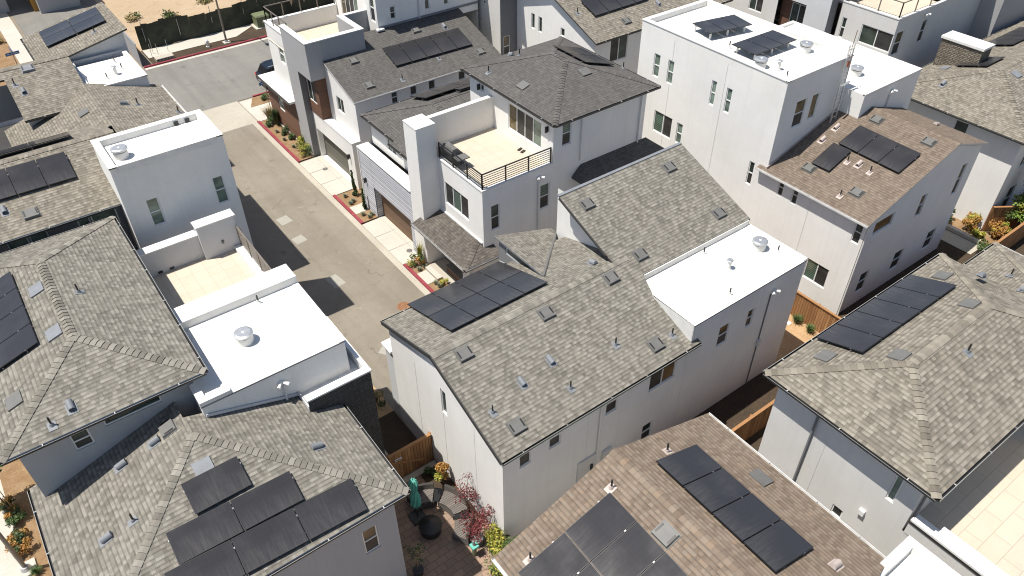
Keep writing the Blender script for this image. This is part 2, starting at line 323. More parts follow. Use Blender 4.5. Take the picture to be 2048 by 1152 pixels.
# ---------------------------------------------------------------- mesh helpers
class MB:
    def __init__(s): s.v = []; s.f = []; s.m = []; s.uv = []
    def poly(s, pts, mat, uv=None):
        n = len(s.v); s.v += [tuple(p) for p in pts]; s.f.append(tuple(range(n, n + len(pts)))); s.m.append(mat)
        s.uv.append(uv or [(0, 0)] * len(pts)); return s
    def tri_holes(s, outer, holes, mat, flip=False):
        lists = [[Vector(p) for p in outer]] + [[Vector(p) for p in h] for h in holes]
        flat = [p for l in lists for p in l]
        for t in tessellate_polygon(lists):
            pts = [flat[i] for i in t]; s.poly(pts[::-1] if flip else pts, mat)
    def box(s, x0, x1, y0, y1, z0, z1, mat, uvm=False):
        P = [(x0, y0, z0), (x1, y0, z0), (x1, y1, z0), (x0, y1, z0), (x0, y0, z1), (x1, y0, z1), (x1, y1, z1), (x0, y1, z1)]
        for q in ((0, 3, 2, 1), (4, 5, 6, 7), (0, 1, 5, 4), (1, 2, 6, 5), (2, 3, 7, 6), (3, 0, 4, 7)): s.poly([P[i] for i in q], mat)
        return s
    def prism(s, base, top, mat):
        n = len(base); s.poly(base[::-1], mat); s.poly(top, mat)
        for i in range(n): s.poly([base[i], base[(i + 1) % n], top[(i + 1) % n], top[i]], mat)
        return s
    def cyl(s, p0, p1, r0, r1, mat, n=10, cap=True):
        p0 = Vector(p0); p1 = Vector(p1); d = (p1 - p0).normalized()
        a = d.orthogonal().normalized(); b = d.cross(a)
        c0 = [p0 + (a * math.cos(2 * math.pi * i / n) + b * math.sin(2 * math.pi * i / n)) * r0 for i in range(n)]
        c1 = [p1 + (a * math.cos(2 * math.pi * i / n) + b * math.sin(2 * math.pi * i / n)) * r1 for i in range(n)]
        for i in range(n): s.poly([c0[i], c0[(i + 1) % n], c1[(i + 1) % n], c1[i]], mat)
        if cap: s.poly(c0[::-1], mat); s.poly(c1, mat)
        return s
    def obox(s, c, ax, ay, az, mat):
        # oriented box: centre c, half axes
        c = Vector(c); ax = Vector(ax); ay = Vector(ay); az = Vector(az)
        P = [c - ax - ay - az, c + ax - ay - az, c + ax + ay - az, c - ax + ay - az, c - ax - ay + az, c + ax - ay + az, c + ax + ay + az, c - ax + ay + az]
        for q in ((0, 3, 2, 1), (4, 5, 6, 7), (0, 1, 5, 4), (1, 2, 6, 5), (2, 3, 7, 6), (3, 0, 4, 7)): s.poly([P[i] for i in q], mat)
        return s
    def bar(s, a, b, w, h, mat, up=(0, 0, 1)):
        a = Vector(a); b = Vector(b); d = b - a; u = Vector(up); sd = d.cross(u).normalized(); u = sd.cross(d).normalized()
        return s.obox((a + b) / 2, d / 2, sd * w / 2, u * h / 2, mat)
    def build(s, name, parent=None, smooth=False):
        off = Vector((0, 0, 0)); q = parent
        while q is not None: off += q.location; q = q.parent
        me = bpy.data.meshes.new(name)
        # merge duplicated corners
        idx = {}; vv = []; ff = []
        for f in s.f:
            nf = []
            for i in f:
                k = (round(s.v[i][0], 4), round(s.v[i][1], 4), round(s.v[i][2], 4))
                if k not in idx: idx[k] = len(vv); vv.append((s.v[i][0] - off.x, s.v[i][1] - off.y, s.v[i][2] - off.z))
                nf.append(idx[k])
            ff.append(nf)
        keep = [i for i, f in enumerate(ff) if len(set(f)) == len(f)]
        me.from_pydata(vv, [], [ff[i] for i in keep])
        mats = []
        for i in keep:
            if s.m[i] not in mats: mats.append(s.m[i])
        for k in mats: me.materials.append(M[k])
        uvl = me.uv_layers.new(name="UVMap")
        for j, i in enumerate(keep):
            p = me.polygons[j]; p.material_index = mats.index(s.m[i]); p.use_smooth = smooth
            for li, uv in zip(p.loop_indices, s.uv[i]): uvl.data[li].uv = uv
        o = bpy.data.objects.new(name, me); sc.collection.objects.link(o)
        if parent is not None: o.parent = parent
        return o
def thing(name, label, cat, loc, group=None, rotz=0):
    o = bpy.data.objects.new(name, None); sc.collection.objects.link(o); o.empty_display_size = 0.3
    o.location = loc; o['label'] = label; o['category'] = cat
    if group: o['group'] = group
    return o
def tag(o, label=None, cat=None, group=None, kind=None):
    if label: o['label'] = label
    if cat: o['category'] = cat
    if group: o['group'] = group
    if kind: o['kind'] = kind
    return o
def struct(mb, name):
    return tag(mb.build(name), kind='structure')
Z3 = Vector((0, 0, 1))
# ---------------------------------------------------------------- house builder
class House:
    def __init__(s, name, label, cat, loc, mat='white', roofm='shg', fascia='fascia'):
        s.root = thing(name, label, cat, loc); s.w = MB(); s.mat = mat; s.rm = roofm; s.fm = fascia
    def P(s, ax, val, t, z): return (val, t, z) if ax == 'x' else (t, val, z)
    def wall(s, ax, val, face, outline, wins=(), mat=None, depth=0.09):
        """outline in (t,z); wins: (t0,t1,z0,z1,style)"""
        mat = mat or s.mat
        P = lambda t, z, d=0: s.P(ax, val - face * d, t, z)
        wins = s.strips(P, outline, wins, mat)
        for (a, b, c, d, *st) in wins:
            for q in (((a, c), (b, c)), ((b, c), (b, d)), ((b, d), (a, d)), ((a, d), (a, c))):
                s.w.poly([P(*q[0]), P(*q[1]), P(*q[1], depth), P(*q[0], depth)], mat)
            s.window(ax, val, face, (a, b, c, d), st[0] if st else 'h', depth)
    def strips(s, P, outline, wins, mat):
        """cut the wall into upright strips round its window openings"""
        n = len(outline)
        def span(t):
            zs = []
            for i in range(n):
                (t0, z0), (t1, z1) = outline[i], outline[(i + 1) % n]
                if (t0 - t) * (t1 - t) < 0: zs.append((t, z0 + (z1 - z0) * (t - t0) / (t1 - t0), (t0, z0, t1, z1)))
            return sorted(zs, key=lambda q: q[1])
        ok = []
        for w_ in wins:
            a, b, c, d = w_[:4]
            lo, hi = -1e9, 1e9
            for t in (a + .002, (a + b) / 2, b - .002):
                sp = span(t)
                if len(sp) < 2: hi = -1e9; break
                lo = max(lo, sp[0][1] + .01); hi = min(hi, sp[-1][1] - .03)
            c = max(c, lo); d = min(d, hi)
            if d - c > .15 and b - a > .1: ok.append((a, b, c, d) + tuple(w_[4:]))
        cuts = sorted(set([round(p[0], 4) for p in outline] + [round(v, 4) for w_ in ok for v in w_[:2]]))
        for ta, tb in zip(cuts, cuts[1:]):
            if tb - ta < .001: continue
            sp = span((ta + tb) / 2)
            f = lambda e, t: e[1] + (e[3] - e[1]) * (t - e[0]) / (e[2] - e[0])
            for k in range(0, len(sp) - 1, 2):
                lo, hi = sp[k][2], sp[k + 1][2]
                hs = sorted([w_ for w_ in ok if w_[0] < (ta + tb) / 2 < w_[1]], key=lambda w_: w_[2])
                b0, b1 = f(lo, ta), f(lo, tb)
                for w_ in hs:
                    s.w.poly([P(ta, b0), P(tb, b1), P(tb, w_[2]), P(ta, w_[2])], mat); b0 = b1 = w_[3]
                s.w.poly([P(ta, b0), P(tb, b1), P(tb, f(hi, tb)), P(ta, f(hi, ta))], mat)
        return ok
    def window(s, ax, val, face, r, style, depth):
        a, b, c, d = r
        if style == 'hole': return
        fr = MB(); f = 0.05
        v0 = val - face * depth; v1 = val - face * (depth - 0.05)
        def bx(m, t0, t1, z0, z1, u0, u1, mat):
            if ax == 'x': m.box(min(u0, u1), max(u0, u1), t0, t1, z0, z1, mat)
            else: m.box(t0, t1, min(u0, u1), max(u0, u1), z0, z1, mat)
        kind = 'garage_door' if style.startswith('G') else 'window'
        if kind == 'garage_door':
            g = MB(); bx(g, a, b, c, d, val - face * (depth + 0.04), val - face * (depth), {'Gb': 'garbrown', 'Go': 'garolive'}[style])
            o = g.build('garage_door', s.root)
            return
        bx(fr, a, b, c, c + f, v0, v1, 'wtrim'); bx(fr, a, b, d - f, d, v0, v1, 'wtrim')
        bx(fr, a, a + f, c + f, d - f, v0, v1, 'wtrim'); bx(fr, b - f, b, c + f, d - f, v0, v1, 'wtrim')
        top, bot = 'glass', 'screen'
        base = style.rstrip('bcwg')
        if 'b' in style[1:]: top = 'gblind'
        if 'w' in style[1:]: top = 'gwarm'
        if 'g' in style[1:]: top = bot = 'gclear'
        panes = []
        iv0, iv1 = v0 + face * 0.004, v1 - face * 0.005
        if base == 'h':
            m = (c + d) / 2; bx(fr, a + f, b - f, m - 0.025, m + 0.025, iv0, iv1, 'wtrim')
            panes = [(a, b, m, d, top), (a, b, c, m, bot)]
        elif base == 's':
            m = (a + b) / 2; bx(fr, m - 0.03, m + 0.03, c + f, d - f, iv0, iv1, 'wtrim')
            panes = [(a, m, c, d, bot), (m, b, c, d, top)]
        elif base == 't':
            m1 = a + (b - a) / 3; m2 = a + 2 * (b - a) / 3
            for m in (m1, m2): bx(fr, m - 0.03, m + 0.03, c + f, d - f, iv0, iv1, 'wtrim')
            panes = [(a, m1, c, d, bot), (m1, m2, c, d, 'gblind'), (m2, b, c, d, bot)]
        elif base == 'q':
            ms = [a + (b - a) * i / 4 for i in range(5)]
            for m in ms[1:-1]: bx(fr, m - 0.03, m + 0.03, c + f, d - f, iv0, iv1, 'wtrim')
            panes = [(ms[i], ms[i + 1], c, d, ('gclear', 'screen', 'screen', 'gwarm')[i]) for i in range(4)]
        else: panes = [(a, b, c, d, top if style != 'd' else 'screen')]
        o = fr.build('window', s.root)
        for i, (t0, t1, z0, z1, mt) in enumerate(panes):
            g = MB(); e = 0.02 if mt == 'screen' else 0.0
            k = v0 + face * (0.012 + e * 0.5 + 0.002 * i)
            q = [s.P(ax, k, t0 + 0.01, z0 + 0.01), s.P(ax, k, t1 - 0.01, z0 + 0.01), s.P(ax, k, t1 - 0.01, z1 - 0.01), s.P(ax, k, t0 + 0.01, z1 - 0.01)]
            g.poly(q, mt); g.build('pane', o)
    def block(s, x0, x1, y0, y1, z0, z1, mx=(), my=(), px=(), py=(), mat=None, skip=''):
        R = lambda a, b: [(a, z0), (b, z0), (b, z1), (a, z1)]
        if 'a' not in skip: s.wall('x', x0, -1, R(y0, y1), mx, mat)
        if 'b' not in skip: s.wall('y', y0, -1, R(x0, x1), my, mat)
        if 'c' not in skip: s.wall('x', x1, 1, R(y0, y1), px, mat)
        if 'd' not in skip: s.wall('y', y1, 1, R(x0, x1), py, mat)
        return s
    def roof(s, planes, mat=None, fascia=None, thick=0.10, caps=True, name='roof'):
        """planes: list of polygons (3D points)"""
        mat = mat or s.rm; fascia = fascia or s.fm
        mb = MB(); edges = {}; info = []
        key = lambda p: (round(p[0], 2), round(p[1], 2), round(p[2], 2))
        for pts in planes:
            pts = [Vector(p) for p in pts]
            n = Vector((0, 0, 0))
            for i in range(len(pts)): n += (pts[i] - pts[0]).cross(pts[(i + 1) % len(pts)] - pts[0])
            if n.z < 0: pts.reverse(); n = -n
            n.normalize()
            up = Vector((-n.x, -n.y, 0))
            up = up.normalized() if up.length > 0.02 else Vector((0, 1, 0))
            sl = math.sqrt(1 - n.z ** 2) / n.z
            per = Vector((up.y, -up.x, 0)); k = math.sqrt(1 + sl * sl)
            base = min(p.dot(up) for p in pts)
            mb.poly(pts, mat, [(p.dot(per), (p.dot(up) - base) * k) for p in pts])
            mb.poly([p - Z3 * thick for p in pts][::-1], fascia)
            cen = sum(pts, Vector()) / len(pts)
            for i in range(len(pts)):
                a, b = pts[i], pts[(i + 1) % len(pts)]
                edges.setdefault(frozenset((key(a), key(b))), []).append((a, b, n, cen))
        for e, l in edges.items():
            if len(l) == 1:
                a, b, n, c = l[0]
                mb.poly([a, a - Z3 * thick, b - Z3 * thick, b], fascia)
        o = mb.build(name, s.root)
        if caps:
            for e, l in edges.items():
                if len(l) == 2:
                    a, b, n1, c1 = l[0]; n2 = l[1][2]; c2 = l[1][3]
                    if (c2 - a).dot(n1) < -0.01: s.caps(o, a, b, n1, n2, c1, c2, mat)
        return o
    def caps(s, parent, a, b, n1, n2, c1, c2, mat):
        a = Vector(a); b = Vector(b)
        if b.z < a.z: a, b = b, a
        d = (b - a); ln = d.length; d.normalize()
        def wing(n, c):
            w_ = n.cross(d).normalized()
            return w_ if w_.dot(c - a) > 0 else -w_
        w1 = wing(n1, c1); w2 = wing(n2, c2); mb = MB(); nn = (n1 + n2).normalized()
        k = int(ln / 0.2); W_ = 0.15
        for i in range(k):
            p0 = a + d * (i * ln / k); p1 = a + d * ((i + 1) * ln / k + 0.02)
            h0, h1 = (0.045, 0.014) if s.rm[:3] != 'shb' else (.02, .008)
            u = i * 0.19 + 0.02 + random.random() * 0.02; v = random.randint(0, 40) * 0.146 + 0.02
            for w_, n in ((w1, n1), (w2, n2)):
                q = [p0 + nn * h0, p0 + w_ * W_ + n * h0 * 0.8, p1 + w_ * W_ + n * h1 * 0.8, p1 + nn * h1]
                mb.poly(q, mat, [(u, v), (u + 0.01, v), (u + 0.01, v + 0.05), (u, v + 0.05)])
                mb.poly([p0 + nn * h0, p0 + w_ * W_ + n * h0 * 0.8, p0 + w_ * W_, p0], 'fascia')
        mb.build('ridge_cap', parent)
    def gutter(s, a, b, out, body='black', lip='lip', brk=1.7, name='gutter'):
        a = Vector(a); b = Vector(b); o = Vector(out).normalized(); mb = MB(); w_, h = 0.075, 0.08
        a = a - Z3 * 0.015; b = b - Z3 * 0.015
        mb.poly([a - Z3 * h - o * .02, b - Z3 * h - o * .02, b - Z3 * h + o * w_, a - Z3 * h + o * w_], body)
        mb.poly([a - Z3 * h + o * w_, b - Z3 * h + o * w_, b + o * w_, a + o * w_], body)
        mb.poly([a - Z3 * h + o * (w_ + .012), b - Z3 * h + o * (w_ + .012), b + o * (w_ + .012), a + o * (w_ + .012)], body)
        mb.poly([a + o * w_, b + o * w_, b + o * (w_ + .016) + Z3 * .002, a + o * (w_ + .016) + Z3 * .002], lip)
        for p in (a, b): mb.poly([p, p - Z3 * h, p - Z3 * h + o * w_, p + o * w_], body)
        ln = (b - a).length; k = max(1, int(ln / brk))
        for i in range(k):
            p = a + (b - a) * ((i + .5) / k); d = (b - a).normalized()
            mb.obox(p + d * random.uniform(-.2, .2) + o * w_ / 2 + Z3 * .006, d * .016, o * (w_ / 2 + .015), Z3 * .008, 'bracket')
        mb.build(name, s.root)
    def flat(s, x0, x1, y0, y1, z, par=0.3, pw=0.22, ring='abcd', cap='cap', mem='membrane', name='flat_roof'):
        m = MB(); zr = z - par
        m.poly([(x0 + .01, y0 + .01, zr), (x1 - .01, y0 + .01, zr), (x1 - .01, y1 - .01, zr), (x0 + .01, y1 - .01, zr)], mem)
        # cant strips and low lips
        r = m.build(name, s.root)
        t = 0.05; e = 0.03
        segs = {'a': (x0 - e, x0 + pw, y0 + (pw if 'b' in ring else -e), y1 - (pw if 'd' in ring else -e)),
                'c': (x1 - pw, x1 + e, y0 + (pw if 'b' in ring else -e), y1 - (pw if 'd' in ring else -e)),
                'b': (x0 - e, x1 + e, y0 - e, y0 + pw), 'd': (x0 - e, x1 + e, y1 - pw, y1 + e)}
        for k in ring:
            q = segs[k]; c = MB(); inner = MB(); c.box(q[0], q[1], q[2], q[3], z - t, z, cap)
            ix = (max(q[0], x0 + .004), min(q[1], x1 - .004), max(q[2], y0 + .004), min(q[3], y1 - .004))
            inner.box(ix[0] + .003, ix[1] - .003, ix[2] + .003, ix[3] - .003, zr - .1, z - t, 'cap')
            c.build('parapet_cap', s.root); inner.build('parapet', s.root)
    def rail(s, pts, z, h=0.95, nb=7, mat='black', post=1.4, kind='bars'):
        o = MB(); posts = []
        for a, b in zip(pts, pts[1:]):
            a = Vector((a[0], a[1], z)); b = Vector((b[0], b[1], z)); ln = (b - a).length; k = max(1, round(ln / post))
            o.bar(a + Z3 * h, b + Z3 * h, 0.06, 0.05, mat)
            if kind == 'bars':
                for i in range(nb): o.bar(a + Z3 * (0.08 + (h - .1) * i / nb), b + Z3 * (0.08 + (h - .1) * i / nb), 0.025, 0.025, mat)
            for i in range(k + 1): posts.append(a + (b - a) * (i / k))
        r = o.build('railing', s.root)
        for p in posts:
            q = MB(); q.box(p.x - .03, p.x + .03, p.y - .03, p.y + .03, z - .05, z + h + .03, mat); q.build('post', r)
    def spout(s, p, z0, z1, out, mat='cap', r=0.045):
        o = Vector(out); m = MB(); p = Vector((p[0], p[1], 0)) + o * (r + .02)
        m.cyl(p + Z3 * z0, p + Z3 * z1, r, r, mat, 8); m.build('downspout', s.root)
    def lamp(s, p, out):
        m = MB(); o = Vector(out); p = Vector(p)
        m.obox(p + o * .02, o * .02, o.cross(Z3) * .05, Z3 * .16, 'black'); m.cyl(p + o * .12 - Z3 * .17, p + o * .12 + Z3 * .15, .06, .06, 'black', 8)
        m.obox(p + o * .07, o * .06, o.cross(Z3) * .02, Z3 * .03, 'black'); m.build('wall_lamp', s.root)
    def flood(s, p, out):
        m = MB(); o = Vector(out); sd = o.cross(Z3); p = Vector(p)
        m.obox(p + o * .04, o * .04, sd * .07, Z3 * .07, 'mwhite')
        for k in (-1, 1): m.cyl(p + o * .06 + sd * .05 * k, p + o * .22 + sd * .2 * k - Z3 * .04, .05, .075, 'mwhite', 8)
        m.build('flood_light', s.root)
    # roof furniture -------------------------------------------------
    def _fr(s, n, up=None):
        n = Vector(n).normalized(); u = Vector((-n.x, -n.y, 0))
        u = u.normalized() if u.length > .02 else Vector((0, 1, 0))
        v = (u - n * u.dot(n)).normalized(); return n, v, v.cross(n)
    def vent(s, p, n, kind='box', mat=None, fl=None):
        n, v, h = s._fr(n); p = Vector(p); m = MB()
        if kind == 'box':
            mat = mat or 'ventgrey'
            m.obox(p + n * .012, h * .33, v * .29, n * .012, mat)
            b = [p + h * x + v * y + n * .02 for x, y in ((-.31, -.27), (.31, -.27), (.31, .25), (-.31, .25))]
            t = [p + h * x + v * y + n * z for x, y, z in ((-.28, -.25, .12), (.28, -.25, .12), (.28, .23, .1), (-.28, .23, .1))]
            m.prism(b, t, mat)
            for k in (-1, 1): m.obox(p + h * .235 * k + n * .118, h * .028, v * .16, n * .006, 'black')
            m.build('roof_vent', s.root)
        elif kind == 'low':
            m.obox(p + n * .03, h * .3, v * .26, n * .03, mat or 'ventgrey')
            m.obox(p - v * .266 + n * .03, h * .27, v * .005, n * .02, 'black'); m.build('roof_vent', s.root)
        elif kind == 'pipe':
            m.obox(p + n * .008 - v * .03, h * .13, v * .16, n * .006, fl or 'ventlt')
            m.cyl(p, p + Z3 * .1, .085, .05, fl or 'ventlt', 10); m.cyl(p + Z3 * .1, p + Z3 * .38, .032, .032, 'black', 8); m.build('vent_pipe', s.root)
        elif kind == 'hood':
            m.obox(p + n * .008 - v * .05, h * .16, v * .21, n * .006, fl or 'ventlt')
            k = 8; q = p + n * .05 + v * .08
            for i in range(k):
                a0 = math.pi * i / k; a1 = math.pi * (i + 1) / k
                A = [q + h * math.cos(x) * .11 + n * math.sin(x) * .14 for x in (a0, a1)]
                m.poly([A[0] - v * .2, A[1] - v * .24, A[1] + v * .14, A[0] + v * .14], mat or 'hood')
            m.poly([q + h * math.cos(math.pi * i / k) * .11 + n * math.sin(math.pi * i / k) * .14 + v * .14 for i in range(k + 1)], mat or 'hood')
            m.poly([q + h * math.cos(math.pi * i / k) * .1 + n * math.sin(math.pi * i / k) * .12 - v * .12 for i in range(k + 1)], 'black')
            m.build('roof_vent', s.root)
        elif kind == 'drum':
            m.cyl(p, p + Z3 * .3, .3, .3, 'cap', 24); m.cyl(p + Z3 * .3, p + Z3 * .36, .26, .26, 'ventgrey', 24); m.cyl(p + Z3 * .36, p + Z3 * .44, .345, .345, 'galv', 28)
            m.cyl(p + Z3 * .44, p + Z3 * .47, .345, .26, 'galv', 28); m.cyl(p + Z3 * .471, p + Z3 * .485, .06, .05, 'mwhite', 8)
            o = m.build('drum_vent', s.root)
        elif kind == 'small':
            m.cyl(p, p + Z3 * .06, .14, .1, 'cap', 12); m.cyl(p + Z3 * .06, p + Z3 * .42, .09, .09, 'cap', 12); m.cyl(p + Z3 * .46, p + Z3 * .49, .15, .12, 'galv', 12); m.cyl(p + Z3 * .42, p + Z3 * .46, .05, .05, 'ventgrey', 8)
            m.build('vent_pipe', s.root)
        elif kind == 'wpipe':
            m.cyl(p, p + Z3 * .08, .12, .06, 'cap', 12); m.cyl(p + Z3 * .08, p + Z3 * .16, .05, .045, 'cap', 8); m.cyl(p + Z3 * .16, p + Z3 * .38, .033, .033, 'black', 8); m.build('vent_pipe', s.root)
    def vents(s, kind, n, pts, mat=None, fl=None):
        for p in pts: s.vent(p, n, kind, mat, fl)
    def panels(s, A, B, C, nu, nv, lift=0.13, gap=0.025, skip=(), legs=False):
        """A corner, B = A + full u extent, C = A + full v extent (on roof surface)"""
        A = Vector(A); U = Vector(B) - A; V = Vector(C) - A
        n = U.cross(V).normalized()
        if n.z < 0: n = -n
        lu, lv = U.length, V.length; eu, ev = U / lu, V / lv
        ev = (ev - eu * ev.dot(eu)).normalized()
        w_, h = lu / nu, lv / nv; rail = MB()
        for j in range(nv):
            for t in (.25, .75):
                rail.bar(A + ev * (j + t) * h + n * (lift * .5), A + ev * (j + t) * h + eu * lu + n * (lift * .5), .04, .05, 'pframel')
        first = True
        for i in range(nu):
            for j in range(nv):
                if (i, j) in skip: continue
                c = A + eu * (i + .5) * w_ + ev * (j + .5) * h + n * lift
                m = MB(); hw, hh = w_ / 2 - gap / 2, h / 2 - gap / 2
                m.obox(c, eu * hw, ev * hh, n * .018, 'pframe')
                g = [c + eu * x * (hw - .012) + ev * y * (hh - .012) + n * .0205 for x, y in ((-1, -1), (1, -1), (1, 1), (-1, 1))]
                ux = 0 if w_ < h else 1
                uvs = [(0, 0), (2 * hw, 0), (2 * hw, 2 * hh), (0, 2 * hh)]
                m.poly(g, 'solar', uvs)
                # pale edge clips
                for x in (-1, 1): m.obox(c + eu * x * (hw + gap / 4) + ev * hh * .5 + n * .022, eu * .012, ev * .03, n * .004, 'pframel')
                o = m.build('solar_panel', s.root)
        r = rail.build('panel_rails', s.root)
    def done(s):
        s.w.build('wall', s.root)
def face_slab(name, pts, z, mat, th=0.0):
    m = MB(); m.poly([(p[0], p[1], z) for p in pts], mat)
    return m
# ================================================================ the setting
def sheet(name, pts, z, mat):
    m = MB(); m.poly([(x, y, z) for x, y in pts], mat); return struct(m, name)
def rect(x0, x1, y0, y1): return [(x0, y0), (x1, y0), (x1, y1), (x0, y1)]
sheet('ground', rect(-600, 700, -500, 900), -0.03, 'dirt')
sheet('soil', rect(7.8, 60, 9.0, 27.0), -0.016, 'soil')
sheet('alley', rect(7.2, 15.0, 5.0, 52.75), 0.0, 'asphalt')
sheet('concrete_apron', rect(7.2, 15.45, 52.75, 56.95), 0.004, 'conc')
sheet('street', rect(-60, 140, 56.95, 67.35), -0.004, 'street')
sheet('dirt_lot', rect(12.3, 140, 71.2, 200), -0.02, 'sand')
sheet('garden_bed', rect(-60, 12.3, 71.2, 75), -0.022, 'mulch')
sheet('far_street', rect(4.9, 11.0, 76, 200), -0.012, 'street')
sheet('far_sidewalk', [(3.3, 70.5), (4.6, 70.5), (4.9, 200), (3.4, 200)], 0.0, 'concw')
sheet('far_bed', rect(-10, 3.3, 66, 200), -0.014, 'mulch')
sheet('planting_strip', rect(12.3, 140, 67.6, 71.2), 0.03, 'soil')
sheet('sidewalk', [(12.4, 69.15), (20.2, 69.15), (22.6, 70.9), (23.3, 68.9), (24.4, 67.6), (60, 67.6), (60, 69.9), (24.9, 69.9), (23.9, 71.1), (12.4, 71.1)], 0.05, 'concw')
def kerb(name, pts, wd, h, mat, z0=-0.01):
    m = MB()
    for (a, b) in zip(pts, pts[1:]): m.bar((a[0], a[1], z0 + (h - z0) / 2), (b[0], b[1], z0 + (h - z0) / 2), wd, h - z0, mat)
    return struct(m, name)
kerb('kerb', [(11.5, 67.48), (60, 67.48)], .18, .13, 'redkerb')
kerb('gutter_pan', [(11.5, 67.2), (60, 67.2)], .38, .004, 'concw', -.02)
# frontage of the right-hand row
sheet('gutter_strip', rect(15.0, 15.36, 5, 52.75), 0.006, 'conc')
kerb('kerb', [(15.45, 45.5), (15.45, 52.7)], .18, .12, 'redkerb')
kerb('kerb', [(15.45, 36.45), (15.45, 40.3)], .18, .12, 'redkerb')
kerb('kerb', [(15.45, 24.0), (15.45, 31.4)], .18, .12, 'redkerb')
for nm, (y0, y1) in {'driveway': (40.35, 45.45), 'driveway.b': (31.45, 36.4)}.items():
    m = MB()
    m.poly([(15.38, y0, .01), (17.4, y0, .03), (17.4, y1, .03), (15.38, y1, .01)], 'concw')
    for t in (y0 + (y1 - y0) / 3, y0 + 2 * (y1 - y0) / 3): m.box(15.4, 16.9, t - .006, t + .006, .0, .0345, 'patch')
    m.box(16.62, 16.632, y0, y1, .0, .035, 'patch')
    struct(m, 'driveway')
sheet('planting_bed', rect(15.55, 16.95, 45.6, 52.6), 0.06, 'mulch')
sheet('planting_bed', rect(15.55, 18.2, 36.5, 40.2), 0.055, 'mulch')
sheet('planting_bed', rect(15.55, 17.0, 24.0, 31.3), 0.055, 'mulch')
sheet('path', rect(15.5, 20.0, 52.75, 56.7), 0.012, 'concw')
sheet('planting_bed', [(15.9, 55.25), (19.2, 55.25), (19.2, 56.7), (16.6, 56.75)], 0.03, 'mulch')
kerb('kerb', [(16.7, 56.85), (26, 56.85)], .16, .12, 'redkerb')
sheet('path', rect(16.55, 17.6, 27.5, 30.5), 0.075, 'conc')
m = MB(); m.box(15.56, 16.15, 29.05, 30.2, .02, .09, 'concw'); m.box(16.18, 16.5, 29.0, 30.35, .02, .2, 'concw'); struct(m, 'step')
m = MB(); m.box(15.6, 17.6, 37.55, 38.45, .02, .07, 'concw'); struct(m, 'path')
sheet('side_path', rect(7.2, 8.05, 18.9, 21.3), 0.03, 'conc')
sheet('side_soil', rect(8.05, 9.5, 18.9, 22.3), 0.01, 'soil')
sheet('side_bed', rect(7.9, 9.5, 22.3, 24.6), 0.012, 'yard')
kerb('kerb', [(7.3, 24.8), (9.5, 24.8)], .8, .03, 'conc')
sheet('patio', rect(-4, 9.6, 2.0, 18.75), 0.004, 'paver')
sheet('planting_strip', rect(8.6, 9.55, 16.9, 18.7), 0.03, 'soil')
m = MB(); m.box(5.9, 9.5, 18.45, 18.72, 0, .09, 'conc'); struct(m, 'path')
sheet('back_yard', rect(26.2, 29.7, 11.5, 22.0), 0.004, 'yard')
sheet('right_path', rect(42.2, 43.4, 12.5, 21.0), 0.004, 'conc')
m = MB(); m.box(43.45, 43.72, 12.75, 17.5, 0, .22, 'concw'); struct(m, 'low_planter_wall')
sheet('right_bed', rect(43.75, 45.0, 11.5, 22.0), 0.004, 'mulch')
sheet('left_sidewalk', rect(-9.5, -5.95, 5, 40), 0.02, 'concw')
sheet('left_bed', rect(-5.95, -3.9, 12, 30), 0.025, 'mulch')
sheet('left_side_bed', rect(-5.95, -3.0, 20.9, 33), 0.018, 'mulch')
# small ground details
m = MB()
def patch(c, a, b, z=0.004, mat='patch', rot=0.1):
    c = Vector((c[0], c[1], 0)); u = Vector((math.cos(rot), math.sin(rot), 0)) * a / 2; v = Vector((-math.sin(rot), math.cos(rot), 0)) * b / 2
    m = MB(); q = [c - u - v, c + u - v * .92, c + u * .94 + v, c - u + v * .97]
    m.poly([(p.x, p.y, z) for p in q], mat); return struct(m, 'road_patch')
patch((11.77,39.73,0.00), .75, .85); patch((11.67,37.33,0.00), .7, .75); patch((11.63,32.49,0.00), .72, 1.1)
patch((11.27,25.95,0.00), .7, .8, rot=.6)
def cover(p, r, label, mat='rust', z=.006):
    m = MB(); m.cyl((p[0], p[1], z - .02), (p[0], p[1], z), r, r, mat, 24); m.cyl((p[0], p[1], z), (p[0], p[1], z + .006), r * .82, r * .82, mat, 24)
    for i in range(8):
        a = i * math.pi / 4; m.obox((p[0] + math.cos(a) * r * .5, p[1] + math.sin(a) * r * .5, z + .008), Vector((math.cos(a), math.sin(a), 0)) * r * .2, Vector((-math.sin(a), math.cos(a), 0)) * .02, Vector((0, 0, .002)), mat)
    return tag(m.build('manhole_cover'), label, 'manhole cover')
cover((13.61,28.35,0.00), .38, 'rusty orange manhole cover set in the alley beside the solar-roofed house')
cover((13.52,62.36,0.00), .42, 'grey manhole cover ringed by a patch in the street by the parked car', 'street', .004)
cover((17.14,66.29,0.00), .3, 'small faint manhole cover near the red kerb in the street', 'street', .004)
def drain(p, label):
    m = MB(); m.cyl((p[0], p[1], .02), (p[0], p[1], .045), .17, .17, 'ventgrey', 16)
    tag(m.build('drain_cover'), label, 'drain cover')
drain((16.46,43.66,0.00), 'round drain cover in the driveway before the olive garage door')
drain((16.36,32.39,0.00), 'round drain cover in the driveway before the brown garage door')

